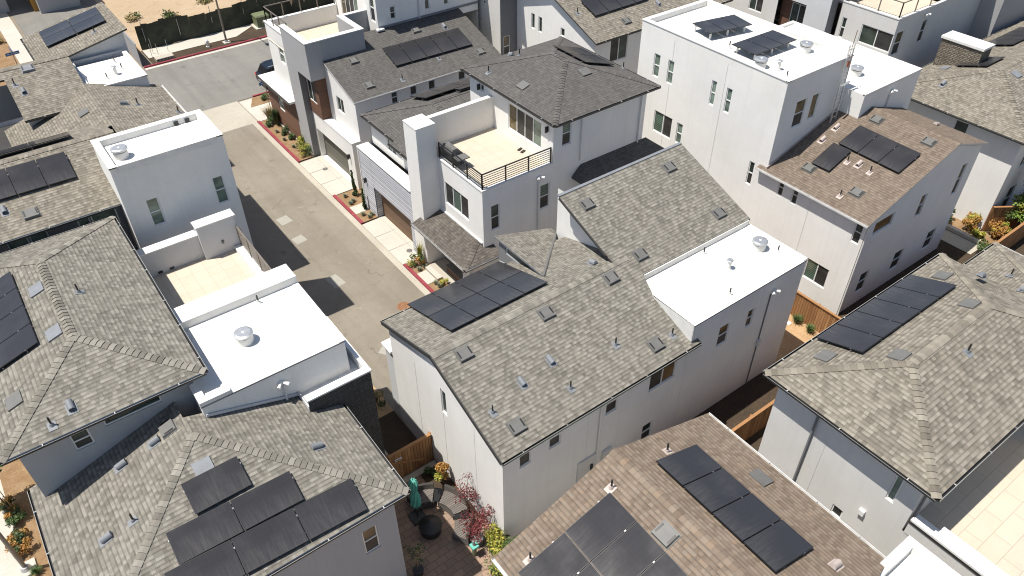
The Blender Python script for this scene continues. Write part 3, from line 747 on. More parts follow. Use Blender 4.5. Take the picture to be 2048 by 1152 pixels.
# ================================================================ house D : long grey shingle roof
h = House('house', 'long white house in the middle with grey gable roof and eight solar panels', 'house', (17.8, 17.6, 0), 'white', 'shg')
zt = 5.52
h.wall('y', 13.63, -1, [(9.55, 0), (26.1, 0), (26.1, 6.5), (18.95, 6.5), (18.95, zt), (9.55, zt)],
       [(10.30,10.84,4.30,4.99, 'd'), (11.68,12.25,4.35,4.93, 'd'), (14.49,15.11,4.30,4.93, 'd'),
        (16.84,17.45,0.87,1.93, 'h'), (16.84,18.33,4.07,5.09, 'sw'),
        (20.79,21.45,4.27,5.43, 'hw'), (22.60,23.04,4.36,5.38, 'h')])
h.wall('x', 9.55, -1, [(13.63, 0), (21.6, 0), (21.6, 6.05), (17.85, 7.1), (13.63, 5.5)], [(17.32,17.68,4.26,5.61, 'f')])
h.wall('y', 21.6, 1, [(9.55, 0), (26.1, 0), (26.1, 8.5), (19.1, 8.5), (19.1, 6.0), (9.55, 6.0)])
h.wall('x', 26.1, 1, [(13.63, 0), (21.6, 0), (21.6, 8.5), (16.9, 6.7), (16.9, 6.5), (13.63, 6.5)])
h.wall('x', 19.1, -1, [(17.85, 6.6), (22.4, 5.6), (22.4, 8.45), (21.5, 8.5), (17.85, 7.15)])
h.wall('x', 18.97, -1, [(13.65, 5.3), (16.4, 6.2), (16.2, 6.5), (13.65, 6.5)])
h.roof([[(9.4, 13.43, 5.6), (19.4, 13.43, 5.6), (19.0, 15.9, 6.54), (19.3, 16.9, 6.92), (26.1, 16.88, 6.91), (26.1, 17.85, 7.28), (19.2, 17.85, 7.28), (9.4, 17.85, 7.28)],
        [(9.4, 17.85, 7.28), (19.2, 17.85, 7.28), (19.2, 21.8, 6.095), (9.4, 21.8, 6.095)]])
h.roof([[(18.45, 17.85, 7.284), (26.1, 17.85, 7.284), (26.1, 21.57, 8.70), (18.45, 21.57, 8.70)]], name='upper_roof')
m = MB(); m.bar((18.45, 21.62, 8.70), (26.1, 21.62, 8.70), .16, .06, 'ventlt'); m.bar((18.40, 21.5, 8.66), (18.40, 18.3, 7.44), .06, .1, 'fascia'); m.build('flashing', h.root)
h.roof([[(15.9, 19.35, 6.87), (19.2, 22.5, 5.88), (19.2, 22.95, 5.88), (15.9, 22.95, 6.87)]], fascia='ventlt', name='shed_roof')
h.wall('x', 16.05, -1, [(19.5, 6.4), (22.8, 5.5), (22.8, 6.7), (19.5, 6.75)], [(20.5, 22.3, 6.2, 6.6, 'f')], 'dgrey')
h.wall('y', 22.8, 1, [(16.05, 0), (19.1, 0), (19.1, 5.75), (16.05, 6.7)]); h.wall('x', 16.05, -1, [(21.6, 0), (22.8, 0), (22.8, 5.5), (21.6, 5.9)])
m = MB(); m.bar((15.93, 19.42, 6.88), (19.1, 22.45, 5.92), .10, .03, 'ventgrey'); m.build('valley_flashing', h.root)
# white flat roof box
m = MB(); m.poly([(18.98, 13.6, 6.58), (26.12, 13.6, 6.58), (26.12, 16.86, 6.60), (19.35, 16.86, 6.60), (19.0, 16.0, 6.58)], 'membrane')
m.poly([(18.98, 13.6, 6.58), (26.12, 13.6, 6.58), (26.12, 13.6, 6.5), (18.98, 13.6, 6.5)], 'ventlt'); m.poly([(26.12, 13.6, 6.58), (26.12, 16.9, 6.6), (26.12, 16.9, 6.5), (26.12, 13.6, 6.5)], 'cap')
m.poly([(18.96, 13.6, 6.58), (18.96, 16.0, 6.58), (18.96, 16.0, 6.3), (18.96, 13.6, 5.7)], 'cap')
m.build('flat_roof', h.root)
m = MB(); m.bar((19.35, 16.87, 6.74), (26.0, 16.87, 6.74), .05, .28, 'cap'); m.box(25.88, 26.12, 13.62, 16.8, 6.6, 6.63, 'cap'); m.build('parapet_cap', h.root)
h.gutter((9.4, 13.43, 5.6), (19.35, 13.43, 5.6), (0, -1, 0)); h.gutter((9.4, 21.8, 6.09), (15.8, 21.8, 6.09), (0, 1, 0))
m = MB(); m.bar((9.36, 13.43, 5.56), (9.36, 17.85, 7.24), .05, .18, 'fascia'); m.bar((9.36, 21.8, 6.05), (9.36, 17.85, 7.24), .05, .18, 'fascia'); m.build('rake_board', h.root)
nD = (0, -.38, 1)
for i, p in enumerate([(14.38,17.31,7.07),(17.89,17.38,7.10),(19.83,17.69,7.22),(10.53,17.37,7.10),(10.62,14.23,5.90),(17.54,14.22,5.90),(19.37,20.72,8.37),(24.84,17.75,7.24),(24.46,20.73,8.37)]): h.vent(p, nD, 'box')
h.vents('pipe', nD, [(16.05,14.98,6.19),(10.16,15.05,6.22),(13.29,14.42,5.98),(18.48,14.23,5.90)]); h.vents('hood', nD, [(13.29,15.64,6.44),(11.78,15.45,6.37)]); h.vents('hood', (0, .3, 1), [(17.97,18.62,7.05)])
h.vents('drum', (0, 0, 1), [(25.00,15.41,6.58)]); h.vents('small', (0, 0, 1), [(22.84,15.25,6.58)]); h.vents('wpipe', (0, 0, 1), [(22.72,16.58,6.58),(25.44,14.71,6.58),(21.53,14.05,6.58)])
h.panels((10.77,18.59,7.06),(15.58,18.65,7.04),(10.95,21.98,6.04), 4, 2)
h.spout((14.19,13.63,2.92), 0, 5.3, (0, -1, 0)); m = MB(); q = Vector((23.92,13.63,5.71)); q2 = Vector((23.78,13.63,-0.34))
m.cyl((q.x, 13.6, q.z), (q.x, 13.6, 0), .03, .03, 'dgrey', 8); m.box(q.x - .08, q.x + .08, 13.5, 13.62, 2.6, 3.0, 'lgrey'); m.build('conduit', h.root)
h.flood((24.04,13.63,5.85), (0, -1, 0)); h.lamp((13.89,13.63,1.67), (0, -1, 0))
m = MB(); m.box(13.2, 14.2, 13.55, 13.62, .8, 2.3, 'cream'); m.box(14.5, 15.0, 13.5, 13.62, .7, 2.1, 'cream'); m.build('meter_box', h.root)
for x in (13.6, 18.9): m = MB(); m.box(x, x + .009, 13.624, 13.629, 0.1, 5.2, 'lgrey'); m.build('control_joint', h.root)
m = MB(); 
for y in (15.4, 17.6, 19.6): m.box(9.541, 9.549, y, y + .009, .1, 5.4, 'cream')
m.build('control_joint', h.root)
h.block(9.57, 15.0, 21.6, 22.3, 0, 4.3, mat='lgrey', skip='b'); m = MB(); m.box(9.45, 15.0, 21.62, 22.4, 4.3, 4.4, 'cap'); m.build('side_ledge', h.root)
h.done()

# ================================================================ house B : terrace and hip roof
h = House('house', 'white house with brown garage door, roof terrace and dark hip roof', 'house', (22.5, 31, 0), 'white', 'shd')
h.wall('x', 17.7, -1, [(26.5, 0), (30.6, 0), (30.6, 6.7), (26.5, 6.7)], [(27.84,30.05,4.14,5.49, 't'), (28.6, 29.5, 0.15, 2.2, 'd')])
h.wall('y', 26.5, -1, [(17.7, 0), (28.6, 0), (28.6, 9.05), (22.15, 9.05), (22.15, 6.7), (17.7, 6.7)],
       [(18.19,18.74,4.07,5.59, 'h'), (21.36,21.99,4.07,5.58, 'hb'), (22.73,23.33,7.43,8.82, 'hb'), (25.88,27.65,8.61,8.71, 'sg')])
h.block(16.56, 17.7, 30.6, 31.85, 0, 8.62)
h.wall('x', 22.15, -1, [(26.5, 6.3), (34.0, 6.3), (34.0, 9.05), (26.5, 9.05)], [(27.51,30.35,7.02,8.54, 'q'), (32.63,32.97,8.26,8.95, 'h')])
h.wall('x', 28.6, 1, [(26.5, 0), (34.0, 0), (34.0, 9.05), (26.5, 9.05)]); h.wall('y', 34.0, 1, [(22.15, 0), (28.6, 0), (28.6, 9.05), (22.15, 9.05)])
# terrace
m = MB(); m.poly([(17.8, 26.6, 6.5), (22.15, 26.6, 6.5), (22.15, 31.75, 6.5), (17.8, 31.75, 6.5)], 'tile2'); m.build('terrace_floor', h.root)
m = MB(); m.box(17.67, 17.95, 26.47, 30.59, 6.62, 6.7, 'cap'); m.box(17.95, 22.14, 26.47, 26.7, 6.62, 6.7, 'cap'); m.box(17.72, 17.93, 26.72, 30.6, 6.4, 6.62, 'white'); m.box(17.72, 22.1, 26.52, 26.68, 6.4, 6.62, 'white'); m.build('parapet_cap', h.root)
h.block(17.7, 22.15, 31.75, 31.98, 5.9, 8.3, skip='c')
m = MB(); m.box(16.54, 17.72, 30.58, 31.87, 8.62, 8.66, 'cap'); m.box(17.72, 22.25, 31.72, 32.01, 8.30, 8.35, 'cap'); m.build('parapet_cap', h.root)
h.rail([(17.78, 30.5), (17.78, 26.6), (22.08, 26.6)], 6.7, .85, 6)
h.roof([[(21.8, 26.0, 9.15), (29.0, 26.0, 9.15), (25.4, 29.6, 10.34)], [(21.8, 26.0, 9.15), (25.4, 29.6, 10.34), (25.4, 30.7, 10.34), (21.8, 34.3, 9.15)],
        [(29.0, 26.0, 9.15), (25.4, 29.6, 10.34), (25.4, 30.7, 10.34), (29.0, 34.3, 9.15)], [(21.8, 34.3, 9.15), (25.4, 30.7, 10.34), (29.0, 34.3, 9.15)]])
for a, b, o in (((21.8, 26.0, 9.15), (29.0, 26.0, 9.15), (0, -1, 0)), ((21.8, 26.0, 9.15), (21.8, 34.3, 9.15), (-1, 0, 0)), ((29, 26.0, 9.15), (29, 34.3, 9.15), (1, 0, 0))): h.gutter(a, b, o, 'fascia', 'fascia')
h.vents('low', (0, -.33, 1), [(25.75,28.44,9.96)], 'ventgrey'); h.vents('low', (-.33, 0, 1), [(22.79,29.90,9.48)], 'ventgrey')
h.vents('pipe', (-.33, 0, 1), [(22.43,32.52,9.36)]); h.vents('hood', (0, .33, 1), [(24.61,33.40,9.45)]); h.vents('pipe', (0, .33, 1), [(24.65,32.68,9.69)]); h.vents('pipe', (.33, 0, 1), [(28.86,28.71,9.20)])
h.panels((26.2, 28.9, 10.07), (28.3, 28.9, 9.38), (26.2, 31.7, 10.07), 2, 2)
h.lamp((22.13, 33.0, 8.45), (-1, 0, 0)); h.lamp((22.13, 26.95, 8.45), (-1, 0, 0))
h.spout((24.0, 26.5), 6.2, 8.95, (0, -1, 0)); h.spout((28.2, 26.5), 5.3, 8.95, (0, -1, 0)); h.spout((21.22,26.50,5.95), 1.0, 6.1, (0, -1, 0)); h.flood((21.26,26.50,6.20), (0, -1, 0))
# dark side canopy roof on the right wall
h.roof([[(23.5, 25.3, 5.35), (29.6, 25.3, 5.35), (28.9, 26.5, 5.9), (24.1, 26.5, 5.9)], [(23.5, 25.3, 5.35), (24.1, 26.5, 5.9), (23.5, 26.5, 5.35)], [(29.6, 25.3, 5.35), (29.6, 26.5, 5.35), (28.9, 26.5, 5.9)]], name='canopy_roof', caps=False)
h.gutter((23.5, 25.3, 5.35), (29.6, 25.3, 5.35), (0, -1, 0), 'fascia', 'fwhite')
h.block(24.0, 28.6, 25.7, 26.5, 0, 5.2, my=[(25.4, 26.0, 4.2, 5.0, 'w')], skip='d')
# porch roof
h.roof([[(16.0, 31.0, 2.95), (16.0, 25.8, 2.95), (17.7, 27.0, 3.45), (17.7, 31.0, 3.45)], [(16.0, 25.8, 2.95), (18.3, 25.8, 2.95), (18.3, 26.5, 3.2), (17.7, 27.0, 3.45)]], 'shp', 'fwhite', name='porch_roof')
h.gutter((16.0, 31.0, 2.95), (16.0, 25.8, 2.95), (-1, 0, 0), 'fascia', 'fwhite'); h.gutter((16.0, 25.8, 2.95), (18.3, 25.8, 2.95), (0, -1, 0), 'fascia', 'fwhite')
m = MB(); m.box(16.15, 16.4, 25.95, 26.25, 0, 2.8, 'white'); m.build('porch_post', h.root)
m = MB(); m.box(17.62, 17.72, 26.6, 31.0, 3.42, 3.5, 'mwhite'); m.build('flashing', h.root)
# garage wing
h.wall('x', 16.56, -1, [(31.85, 0), (38.0, 0), (38.0, 4.3), (31.85, 4.3)], [(32.2, 36.5, 0.02, 2.2, 'Gb')], 'gsiding', depth=.4)
m = MB(); m.box(16.55, 16.60, 36.5, 38.02, 0, 4.3, 'gsiding'); m.box(16.50, 17.3, 31.86, 38.05, 4.3, 4.36, 'cap'); m.box(16.52, 16.6, 37.95, 38.05, 0, 4.3, 'cap'); m.build('garage_trim', h.root)
h.wall('y', 38.0, 1, [(16.56, 0), (26, 0), (26, 5.9), (17.5, 5.9), (17.5, 4.3), (16.56, 4.3)])
h.wall('x', 17.55, -1, [(31.98, 4.3), (37.9, 4.3), (37.9, 5.95), (31.98, 5.95)], [(32.5, 33.6, 4.7, 5.8, 'sb'), (35.0, 36.0, 4.7, 5.8, 'sb')])
h.wall('x', 26, 1, [(34.0, 0), (38.0, 0), (38.0, 5.9), (34.0, 5.9)])
h.roof([[(17.2, 38.25, 6.1), (17.2, 34.35, 6.1), (16.85, 34.35, 6.1), (16.85, 31.98, 6.1), (20.3, 31.98, 7.15), (20.3, 35.15, 7.15)],
        [(17.2, 38.25, 6.1), (20.3, 35.15, 7.15), (26.2, 35.15, 7.15), (26.2, 38.25, 6.1)], [(20.3, 31.98, 7.15), (26.2, 31.98, 7.15), (26.2, 35.15, 7.15), (20.3, 35.15, 7.15)]], name='lower_roof')
h.gutter((17.2, 38.25, 6.1), (17.2, 34.45, 6.1), (-1, 0, 0), 'fascia', 'fascia'); h.gutter((16.85, 34.35, 6.1), (16.85, 31.98, 6.1), (-1, 0, 0), 'fascia', 'fascia'); h.gutter((17.2, 38.25, 6.1), (26.2, 38.25, 6.1), (0, 1, 0), 'fascia', 'fascia')
h.vents('pipe', (-.33, 0, 1), [(19.2, 34.0, 6.75)])
h.panels((20.4, 37.9, 6.22), (26.0, 37.9, 6.22), (20.4, 36.0, 6.86), 4, 1, lift=.2); h.panels((22.3, 35.9, 6.9), (26.0, 35.9, 6.9), (22.3, 35.2, 7.14), 3, 1, lift=.2)
h.lamp((16.54, 37.4, 2.3), (-1, 0, 0))
h.done()

# ================================================================ house C : olive garage
h = House('house', 'white house with olive garage door and brown wood panels by the street corner', 'house', (22.5, 45, 0), 'white', 'shd')
h.wall('x', 17.05, -1, [(39.9, 0), (45.7, 0), (45.7, 3.4), (39.9, 3.4)], [(40.95, 45.35, .03, 2.2, 'Go')], depth=.35)
h.wall('y', 39.9, -1, [(17.05, 0), (28.5, 0), (28.5, 6.08), (17.65, 6.08), (17.65, 3.4), (17.05, 3.4)],
       [(20.14,20.60,5.18,6.02, 'h'), (21.50,21.99,5.36,6.09, 'd'), (22.85,23.35,5.34,6.07, 'd'), (25.13,25.66,5.34,6.07, 'd')])
h.wall('x', 17.65, -1, [(39.9, 3.4), (43.8, 3.4), (43.8, 7.2), (39.9, 5.95)], [(41.63,42.61,4.49,5.50, 's')])
m = MB(); m.box(17.02, 17.65, 39.88, 45.0, 3.4, 3.46, 'cap'); m.build('coping', h.root)
h.wall('x', 28.5, 1, [(39.9, 0), (45, 0), (45, 7.8), (39.9, 6.0)])
h.roof([[(17.55, 39.75, 6.15), (28.6, 39.75, 6.15), (28.6, 45.0, 7.88), (17.55, 45.0, 7.88)]], fascia='fwhite')
h.gutter((17.5, 39.75, 6.15), (28.6, 39.75, 6.15), (0, -1, 0), 'fwhite', 'fwhite')
nC = (0, -.33, 1)
h.vents('box', nC, [(19.31,42.89,7.19),(19.11,40.67,6.45),(24.54,43.98,7.55),(27.42,40.67,6.45)]); h.vents('pipe', nC, [(21.26,40.33,6.34),(24.49,41.14,6.61)]); h.vents('hood', nC, [(26.54,43.60,7.42)])
h.panels((21.46,41.41,6.70),(27.25,41.33,6.67),(21.63,43.14,7.27), 5, 1)
# tower
m = MB(); m.box(16.6, 16.95, 43.6, 47.3, 6.3, 8.7, 'grey'); m.box(16.95, 20.6, 43.6, 43.95, 6.3, 8.7, 'grey'); m.box(20.25, 20.6, 43.95, 46.6, 6.3, 8.7, 'grey'); m.box(20.6, 22.3, 46.3, 46.6, 6.3, 8.7, 'grey'); m.box(16.95, 17.65, 43.95, 45.6, 6.3, 6.35, 'grey'); m.build('parapet', h.root)
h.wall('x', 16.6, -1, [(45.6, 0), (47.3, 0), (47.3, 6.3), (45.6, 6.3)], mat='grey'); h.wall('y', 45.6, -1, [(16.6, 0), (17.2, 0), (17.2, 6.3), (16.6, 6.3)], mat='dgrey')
h.wall('x', 17.0, -1, [(43.8, 3.46), (45.6, 3.46), (45.6, 6.3), (43.8, 6.3)], [(44.3, 45.55, 4.3, 6.1, 's')], 'wood'); h.wall('y', 43.8, -1, [(17.0, 3.46), (17.66, 3.46), (17.66, 6.3), (17.0, 6.3)], mat='wood')
m = MB(); z = 8.7
m.box(16.57, 16.95, 43.57, 47.33, z, z + .05, 'cap'); m.box(16.95, 20.63, 43.57, 43.95, z, z + .05, 'cap'); m.box(20.25, 20.63, 43.95, 46.6, z, z + .05, 'cap')
m.box(20.63, 22.3, 46.3, 46.6, z, z + .05, 'cap'); m.build('parapet_cap', h.root)
# cut-out terrace inside the tower
m = MB(); m.poly([(16.95, 43.95, 6.6), (20.25, 43.95, 6.6), (20.25, 51.0, 6.6), (16.95, 51.0, 6.6)], 'tile2'); m.poly([(20.25, 46.6, 6.6), (22.3, 46.6, 6.6), (22.3, 51.0, 6.6), (20.25, 51.0, 6.6)], 'tile2'); 
m.build('terrace_floor', h.root)
h.wall('x', 22.3, -1, [(44.9, 6.5), (51.2, 6.5), (51.2, 11.2), (44.9, 11.2)], [(45.2, 45.8, 8.2, 10.0, 'h'), (47.6, 50.2, 6.75, 9.3, 'q')])
h.wall('y', 44.9, -1, [(22.3, 7.4), (30.2, 7.4), (30.2, 11.2), (22.3, 11.2)], [(23.28,23.67,8.29,9.12, 'h'), (25.92,26.29,8.32,8.99, 'f'), (27.42,27.80,8.32,8.84, 'f')])
h.wall('x', 30.2, 1, [(44.9, 0), (51.2, 0), (51.2, 11.2), (44.9, 11.2)]); h.wall('y', 51.2, 1, [(17.0, 0), (30.2, 0), (30.2, 11.2), (22.3, 11.2), (22.3, 7.7), (17.0, 7.7)])
h.roof([[(22.0, 44.6, 11.3), (30.5, 44.6, 11.3), (30.5, 51.5, 11.4), (22.0, 51.5, 11.4)]], fascia='fwhite', name='upper_roof')
h.spout((25.42,44.90,8.87), 7.9, 11.0, (0, -1, 0), 'lgrey')
m = MB(); m.bar((22.3, 44.86, 7.94), (30.2, 44.86, 7.94), .05, .14, 'ventlt'); m.box(22.1, 22.6, 44.6, 44.9, 7.83, 7.93, 'mwhite'); m.build('flashing', h.root)
# wall left of tower and its glass-rail terrace
h.wall('x', 17.0, -1, [(47.3, 0), (51.2, 0), (51.2, 7.7), (47.3, 7.7)], [(48.70,49.49,5.46,6.73, 'hg')])
m = MB(); m.box(16.96, 17.3, 47.33, 51.25, 7.7, 7.76, 'cap'); m.box(17.3, 22.3, 50.9, 51.25, 7.7, 7.76, 'cap'); m.box(17.02, 17.28, 47.3, 50.9, 6.5, 7.7, 'white'); m.box(17.05, 22.25, 50.92, 51.18, 6.5, 7.7, 'white'); m.build('parapet_cap', h.root)
h.rail([(17.12, 47.5), (17.12, 51.08), (22.2, 51.08)], 7.76, .95, 0, 'pole', 1.35, 'glass')
# wood wing with low flat roof
h.wall('x', 16.6, -1, [(47.3, 0), (52.4, 0), (52.4, 3.35), (47.3, 3.35)], [(46.74,47.42,1.61,2.91, 'hg'), (49.68,50.69,1.63,2.64, 'hg')], 'wood')
h.wall('y', 52.4, 1, [(16.6, 0), (26, 0), (26, 3.35), (16.6, 3.35)])
m = MB(); m.box(16.2, 17.0, 47.32, 52.7, 3.35, 3.5, 'cap'); m.box(17.0, 26, 51.22, 52.7, 3.35, 3.5, 'cap'); m.box(16.14, 16.2, 47.32, 52.7, 3.3, 3.47, 'fascia'); m.build('canopy', h.root)
m = MB(); m.box(16.52, 16.6, 45.65, 52.4, 0, .22, 'conc'); m.build('plinth', h.root)
h.lamp((17.03, 40.5, 2.3), (-1, 0, 0)); 
m = MB(); m.box(19.6, 20.3, 39.75, 39.9, .8, 2.1, 'cream'); m.build('meter_box', h.root)
h.done()

# ================================================================ house alpha : bottom left
h = House('house', 'grey shingled house at lower left with hip roofs, tiled terrace and dark stone corner', 'house', (1.8, 20, 0), 'lgrey', 'shg')
pk = (1.07, 19.27, 7.52); X0, X1, Y0, Z0 = -3.98, 6.12, 14.22, 5.85
h.roof([[(X0, Y0, Z0), (X1, Y0, Z0), pk], [(X0, Y0, Z0), pk, (1.07, 21.3, 7.52), (X0, 21.9, Z0)], [(X1, Y0, Z0), pk, (1.07, 20.2, 7.52), (X1, 20.2, Z0)]], fascia='fwhite')
h.block(-3.58, 5.72, 14.65, 21, 0, Z0 - .1, mat='mgrey', my=[(4.40,4.96,3.09,4.45, 'hw'), (4.38,4.96,4.77,4.86, 'fw')], skip='d')
h.gutter((X0, Y0, Z0), (X1, Y0, Z0), (0, -1, 0)); h.gutter((X1, Y0, Z0), (X1, 18.95, Z0), (1, 0, 0)); h.gutter((X0, Y0, Z0), (X0, 21.85, Z0), (-1, 0, 0))
nf, nl, nr = (0, -.33, 1), (-.33, 0, 1), (.33, 0, 1)
h.vents('hood', nl, [(-0.02,20.05,7.16),(-2.35,17.93,6.39)]); h.vents('pipe', nl, [(-1.48,17.84,6.68)]); h.vents('hood', nr, [(4.39,17.24,6.42)]); h.vents('box', nl, [(0.54,20.21,7.34)])
h.vents('low', nf, [(0.93,18.13,7.14)], 'ventlt'); h.vents('hood', nl, [(-1.19,20.11,6.77)])
h.panels((0.12,16.82,6.71),(1.97,16.83,6.71),(0.14,17.91,7.07), 1, 1); h.panels((-0.86,15.70,6.34),(3.13,15.61,6.31),(-0.80,16.76,6.69), 2, 1)
A_ = Vector((0.65,14.50,5.94)); U_ = Vector((4.68,14.35,5.89)) - A_; V_ = Vector((0.67,15.65,6.32)) - A_
h.panels(A_ - U_ / 2, A_ + U_, A_ - U_ / 2 + V_, 3, 1)
h.panels(A_ - U_ - V_ * 1.02, A_ + U_ * 0.0 - V_ * 1.02, A_ - U_, 2, 1)
# upper hip
r1, r2 = (-.84, 23.8, 9.636), (-.84, 28.9, 9.636); X0, X1, Y0, Y1, Z0 = -3.98, 2.31, 20.66, 32.0, 8.6
h.roof([[(X0, Y0, Z0), (X1, Y0, Z0), r1], [(X0, Y0, Z0), r1, r2, (X0, Y1, Z0)], [(X1, Y0, Z0), r1, r2, (X1, Y1, Z0)], [(X0, Y1, Z0), r2, (X1, Y1, Z0)]], fascia='fwhite', name='upper_roof')
for a, b, o in (((X0, Y0, Z0), (X1, Y0, Z0), (0, -1, 0)), ((X1, Y0, Z0), (X1, Y1, Z0), (1, 0, 0)), ((X0, Y0, Z0), (X0, Y1, Z0), (-1, 0, 0)), ((X0, Y1, Z0), (X1, Y1, Z0), (0, 1, 0))): h.gutter(a, b, o)
h.block(-3.6, 1.85, 21.1, 31.4, 0, 8.5, mat='mgrey', my=[(-2.15,-1.58,7.28,8.02, 'h'), (-1.1, .75, 7.75, 8.35, 'f')])
h.vents('pipe', nr, [(-0.10,26.43,9.40)]); h.vents('low', nl, [(-1.30,27.38,9.48),(-1.31,24.55,9.48)], 'ventlt'); h.vents('low', nl, [(-3.10,22.73,8.89)], 'ventgrey'); h.vents('hood', nf, [(-1.71,21.41,8.85)]); h.vents('pipe', nf, [(-2.38,21.10,8.75)])
Pa, Pb = Vector((-1.81,24.45,9.31)), Vector((-1.82,29.21,9.31)); Pc = Vector((-3.26,24.40,8.84)); ev = Vector((-1, 0, -.33)).normalized()
h.panels(Pa + ev * 1.8, Pb + ev * 1.8, Pa, 4, 1)
# flat roof box
h.block(1.7, 7.02, 19.95, 25.0, 0, 7.8, mat='white')
m = MB(); m.poly([(1.85, 19.93, 7.85), (7.04, 19.93, 7.85), (7.04, 24.1, 7.85), (1.85, 24.1, 7.85)], 'membrane'); m.poly([(1.68, 19.93, 7.85), (7.04, 19.93, 7.85), (7.04, 19.93, 7.78), (1.68, 19.93, 7.78)], 'ventlt')
m.poly([(7.04, 19.93, 7.85), (7.04, 25.0, 7.85), (7.04, 25.0, 7.78), (7.04, 19.93, 7.78)], 'cap'); m.build('flat_roof', h.root)
m = MB(); m.box(2.2, 7.05, 24.05, 25.02, 7.85, 8.2, 'cap'); m.build('parapet', h.root); m = MB(); m.box(6.8, 7.06, 19.93, 24.05, 7.85, 7.875, 'cap'); m.build('edge_trim', h.root)
m = MB(); m.box(1.68, 1.95, 19.93, 21.0, 7.85, 8.02, 'cap'); m.box(1.95, 2.75, 19.93, 20.2, 7.85, 8.02, 'cap'); m.build('parapet', h.root)
h.vents('drum', (0, 0, 1), [(4.11,22.07,7.85)]); h.vents('wpipe', (0, 0, 1), [(5.32,23.81,7.85)]); h.flood((4.44,19.95,7.29), (0, -1, 0)); h.spout((4.46,19.95,6.73), 6.3, 7.2, (0, -1, 0), 'lgrey')
m = MB(); m.bar((1.75, 19.9, 7.42), (5.0, 19.9, 6.35), .03, .1, 'lgrey'); m.build('flashing', h.root)
# stone corner with low parapet
h.wall('y', 18.98, -1, [(5.72, 0), (7.42, 0), (7.42, 6.8), (4.92, 6.8), (4.92, 5.9), (5.72, 5.9)], mat='stone'); h.wall('x', 7.42, 1, [(18.98, 0), (22.6, 0), (22.6, 6.8), (18.98, 6.8)], mat='stone')
m = MB(); m.poly([(4.95, 19.1, 6.3), (7.3, 19.1, 6.3), (7.3, 22.5, 6.3), (4.95, 22.5, 6.3)], 'cap'); m.build('lower_flat_roof', h.root)
m = MB(); m.box(4.88, 7.46, 18.93, 19.25, 6.8, 6.87, 'cap'); m.box(7.28, 7.46, 19.25, 22.6, 6.8, 6.87, 'cap'); m.build('parapet_cap', h.root)
m = MB(); m.box(4.94, 7.4, 19.0, 19.22, 6.2, 6.8, 'lgrey'); m.box(7.31, 7.4, 19.22, 22.5, 6.2, 6.8, 'lgrey'); m.box(4.9, 4.94, 19.0, 19.95, 6.2, 6.5, 'lgrey'); m.build('parapet', h.root)
# terrace
m = MB(); m.poly([(1.9, 25.0, 6.2), (6.5, 25.0, 6.2), (6.5, 30.3, 6.2), (1.9, 30.3, 6.2)], 'tile2'); m.build('terrace_floor', h.root)
h.block(1.85, 6.75, 25.0, 30.75, 0, 6.15)
h.block(1.85, 5.05, 30.25, 30.7, 6.15, 7.4); h.block(5.05, 6.75, 30.0, 30.55, 6.15, 7.9)
m = MB(); m.box(1.85, 5.05, 30.22, 30.73, 7.4, 7.45, 'cap'); m.box(5.0, 6.78, 29.97, 30.58, 7.9, 7.96, 'cap'); m.box(6.35, 6.75, 25.02, 29.95, 6.16, 6.4, 'cap'); m.build('parapet_cap', h.root)
h.rail([(6.68, 25.1), (6.68, 29.9)], 6.4, 1.0, 7, 'pole', 1.2)
m = MB(); m.box(3.0, 3.2, 30.21, 30.25, 6.25, 6.35, 'black'); m.box(3.5, 3.7, 30.21, 30.25, 6.25, 6.33, 'black'); m.box(5.9, 6.0, 29.95, 30.0, 6.75, 6.9, 'ventgrey'); m.build('outlet', h.root)
h.done()

# ================================================================ house beta : tall white box
h = House('house', 'tall pale box house with white flat roof and round vent beside the alley', 'house', (2, 35, 0), 'white', 'shw')
h.block(2.85, 7.62, 31.75, 34.65, 0, 10.85, my=[(3.70,4.23,7.61,8.99, 'hg'), (6.64,7.15,7.60,9.00, 'hg'), (6.97,7.28,4.91,5.99, 'h')], skip='')
h.flat(2.85, 7.62, 31.75, 34.65, 10.9, .3, .28, 'acd'); 
m = MB(); m.poly([(3.13, 31.72, 10.6), (7.34, 31.72, 10.6), (7.34, 31.75, 10.895), (3.13, 31.75, 10.895)], 'cap'); m.box(2.82, 7.65, 31.72, 31.86, 10.84, 10.902, 'cap'); m.build('lip', h.root)
for x in (6.3, 6.8): m = MB(); m.box(x, x + .2, 34.32, 34.36, 10.62, 10.8, 'black'); m.build('scupper', h.root)
h.vents('drum', (0, 0, 1), [(3.61,32.98,10.60)])
h.roof([[(-8, 32.5, 8.8), (2.95, 32.5, 8.8), (2.95, 34.6, 9.493), (4.05, 34.6, 9.493), (4.05, 36.6, 10.15), (-8, 36.6, 10.15)], [(-8, 36.6, 10.15), (4.05, 36.6, 10.15), (4.05, 40.8, 8.76), (-8, 40.8, 8.76)]], fascia='fwhite')
h.gutter((-8, 32.5, 8.8), (2.85, 32.5, 8.8), (0, -1, 0))
h.block(-8, 2.85, 32.95, 40.4, 0, 8.65, my=[(-1.75, -0.95, 7.6, 8.5, 'fg'), (-.9, -.2, 7.6, 8.5, 'fg'), (1.0, 1.5, 7.6, 8.5, 'fg'), (1.55, 2.6, 7.6, 8.5, 'fg')], mat='dgrey')
h.wall('x', 4.0, 1, [(34.65, 0), (40.4, 0), (40.4, 8.6), (36.6, 9.95), (34.65, 9.3)])
h.panels((-0.65,34.40,9.43),(1.68,34.37,9.42),(-0.63,36.64,10.17), 2, 1) if 0 else None
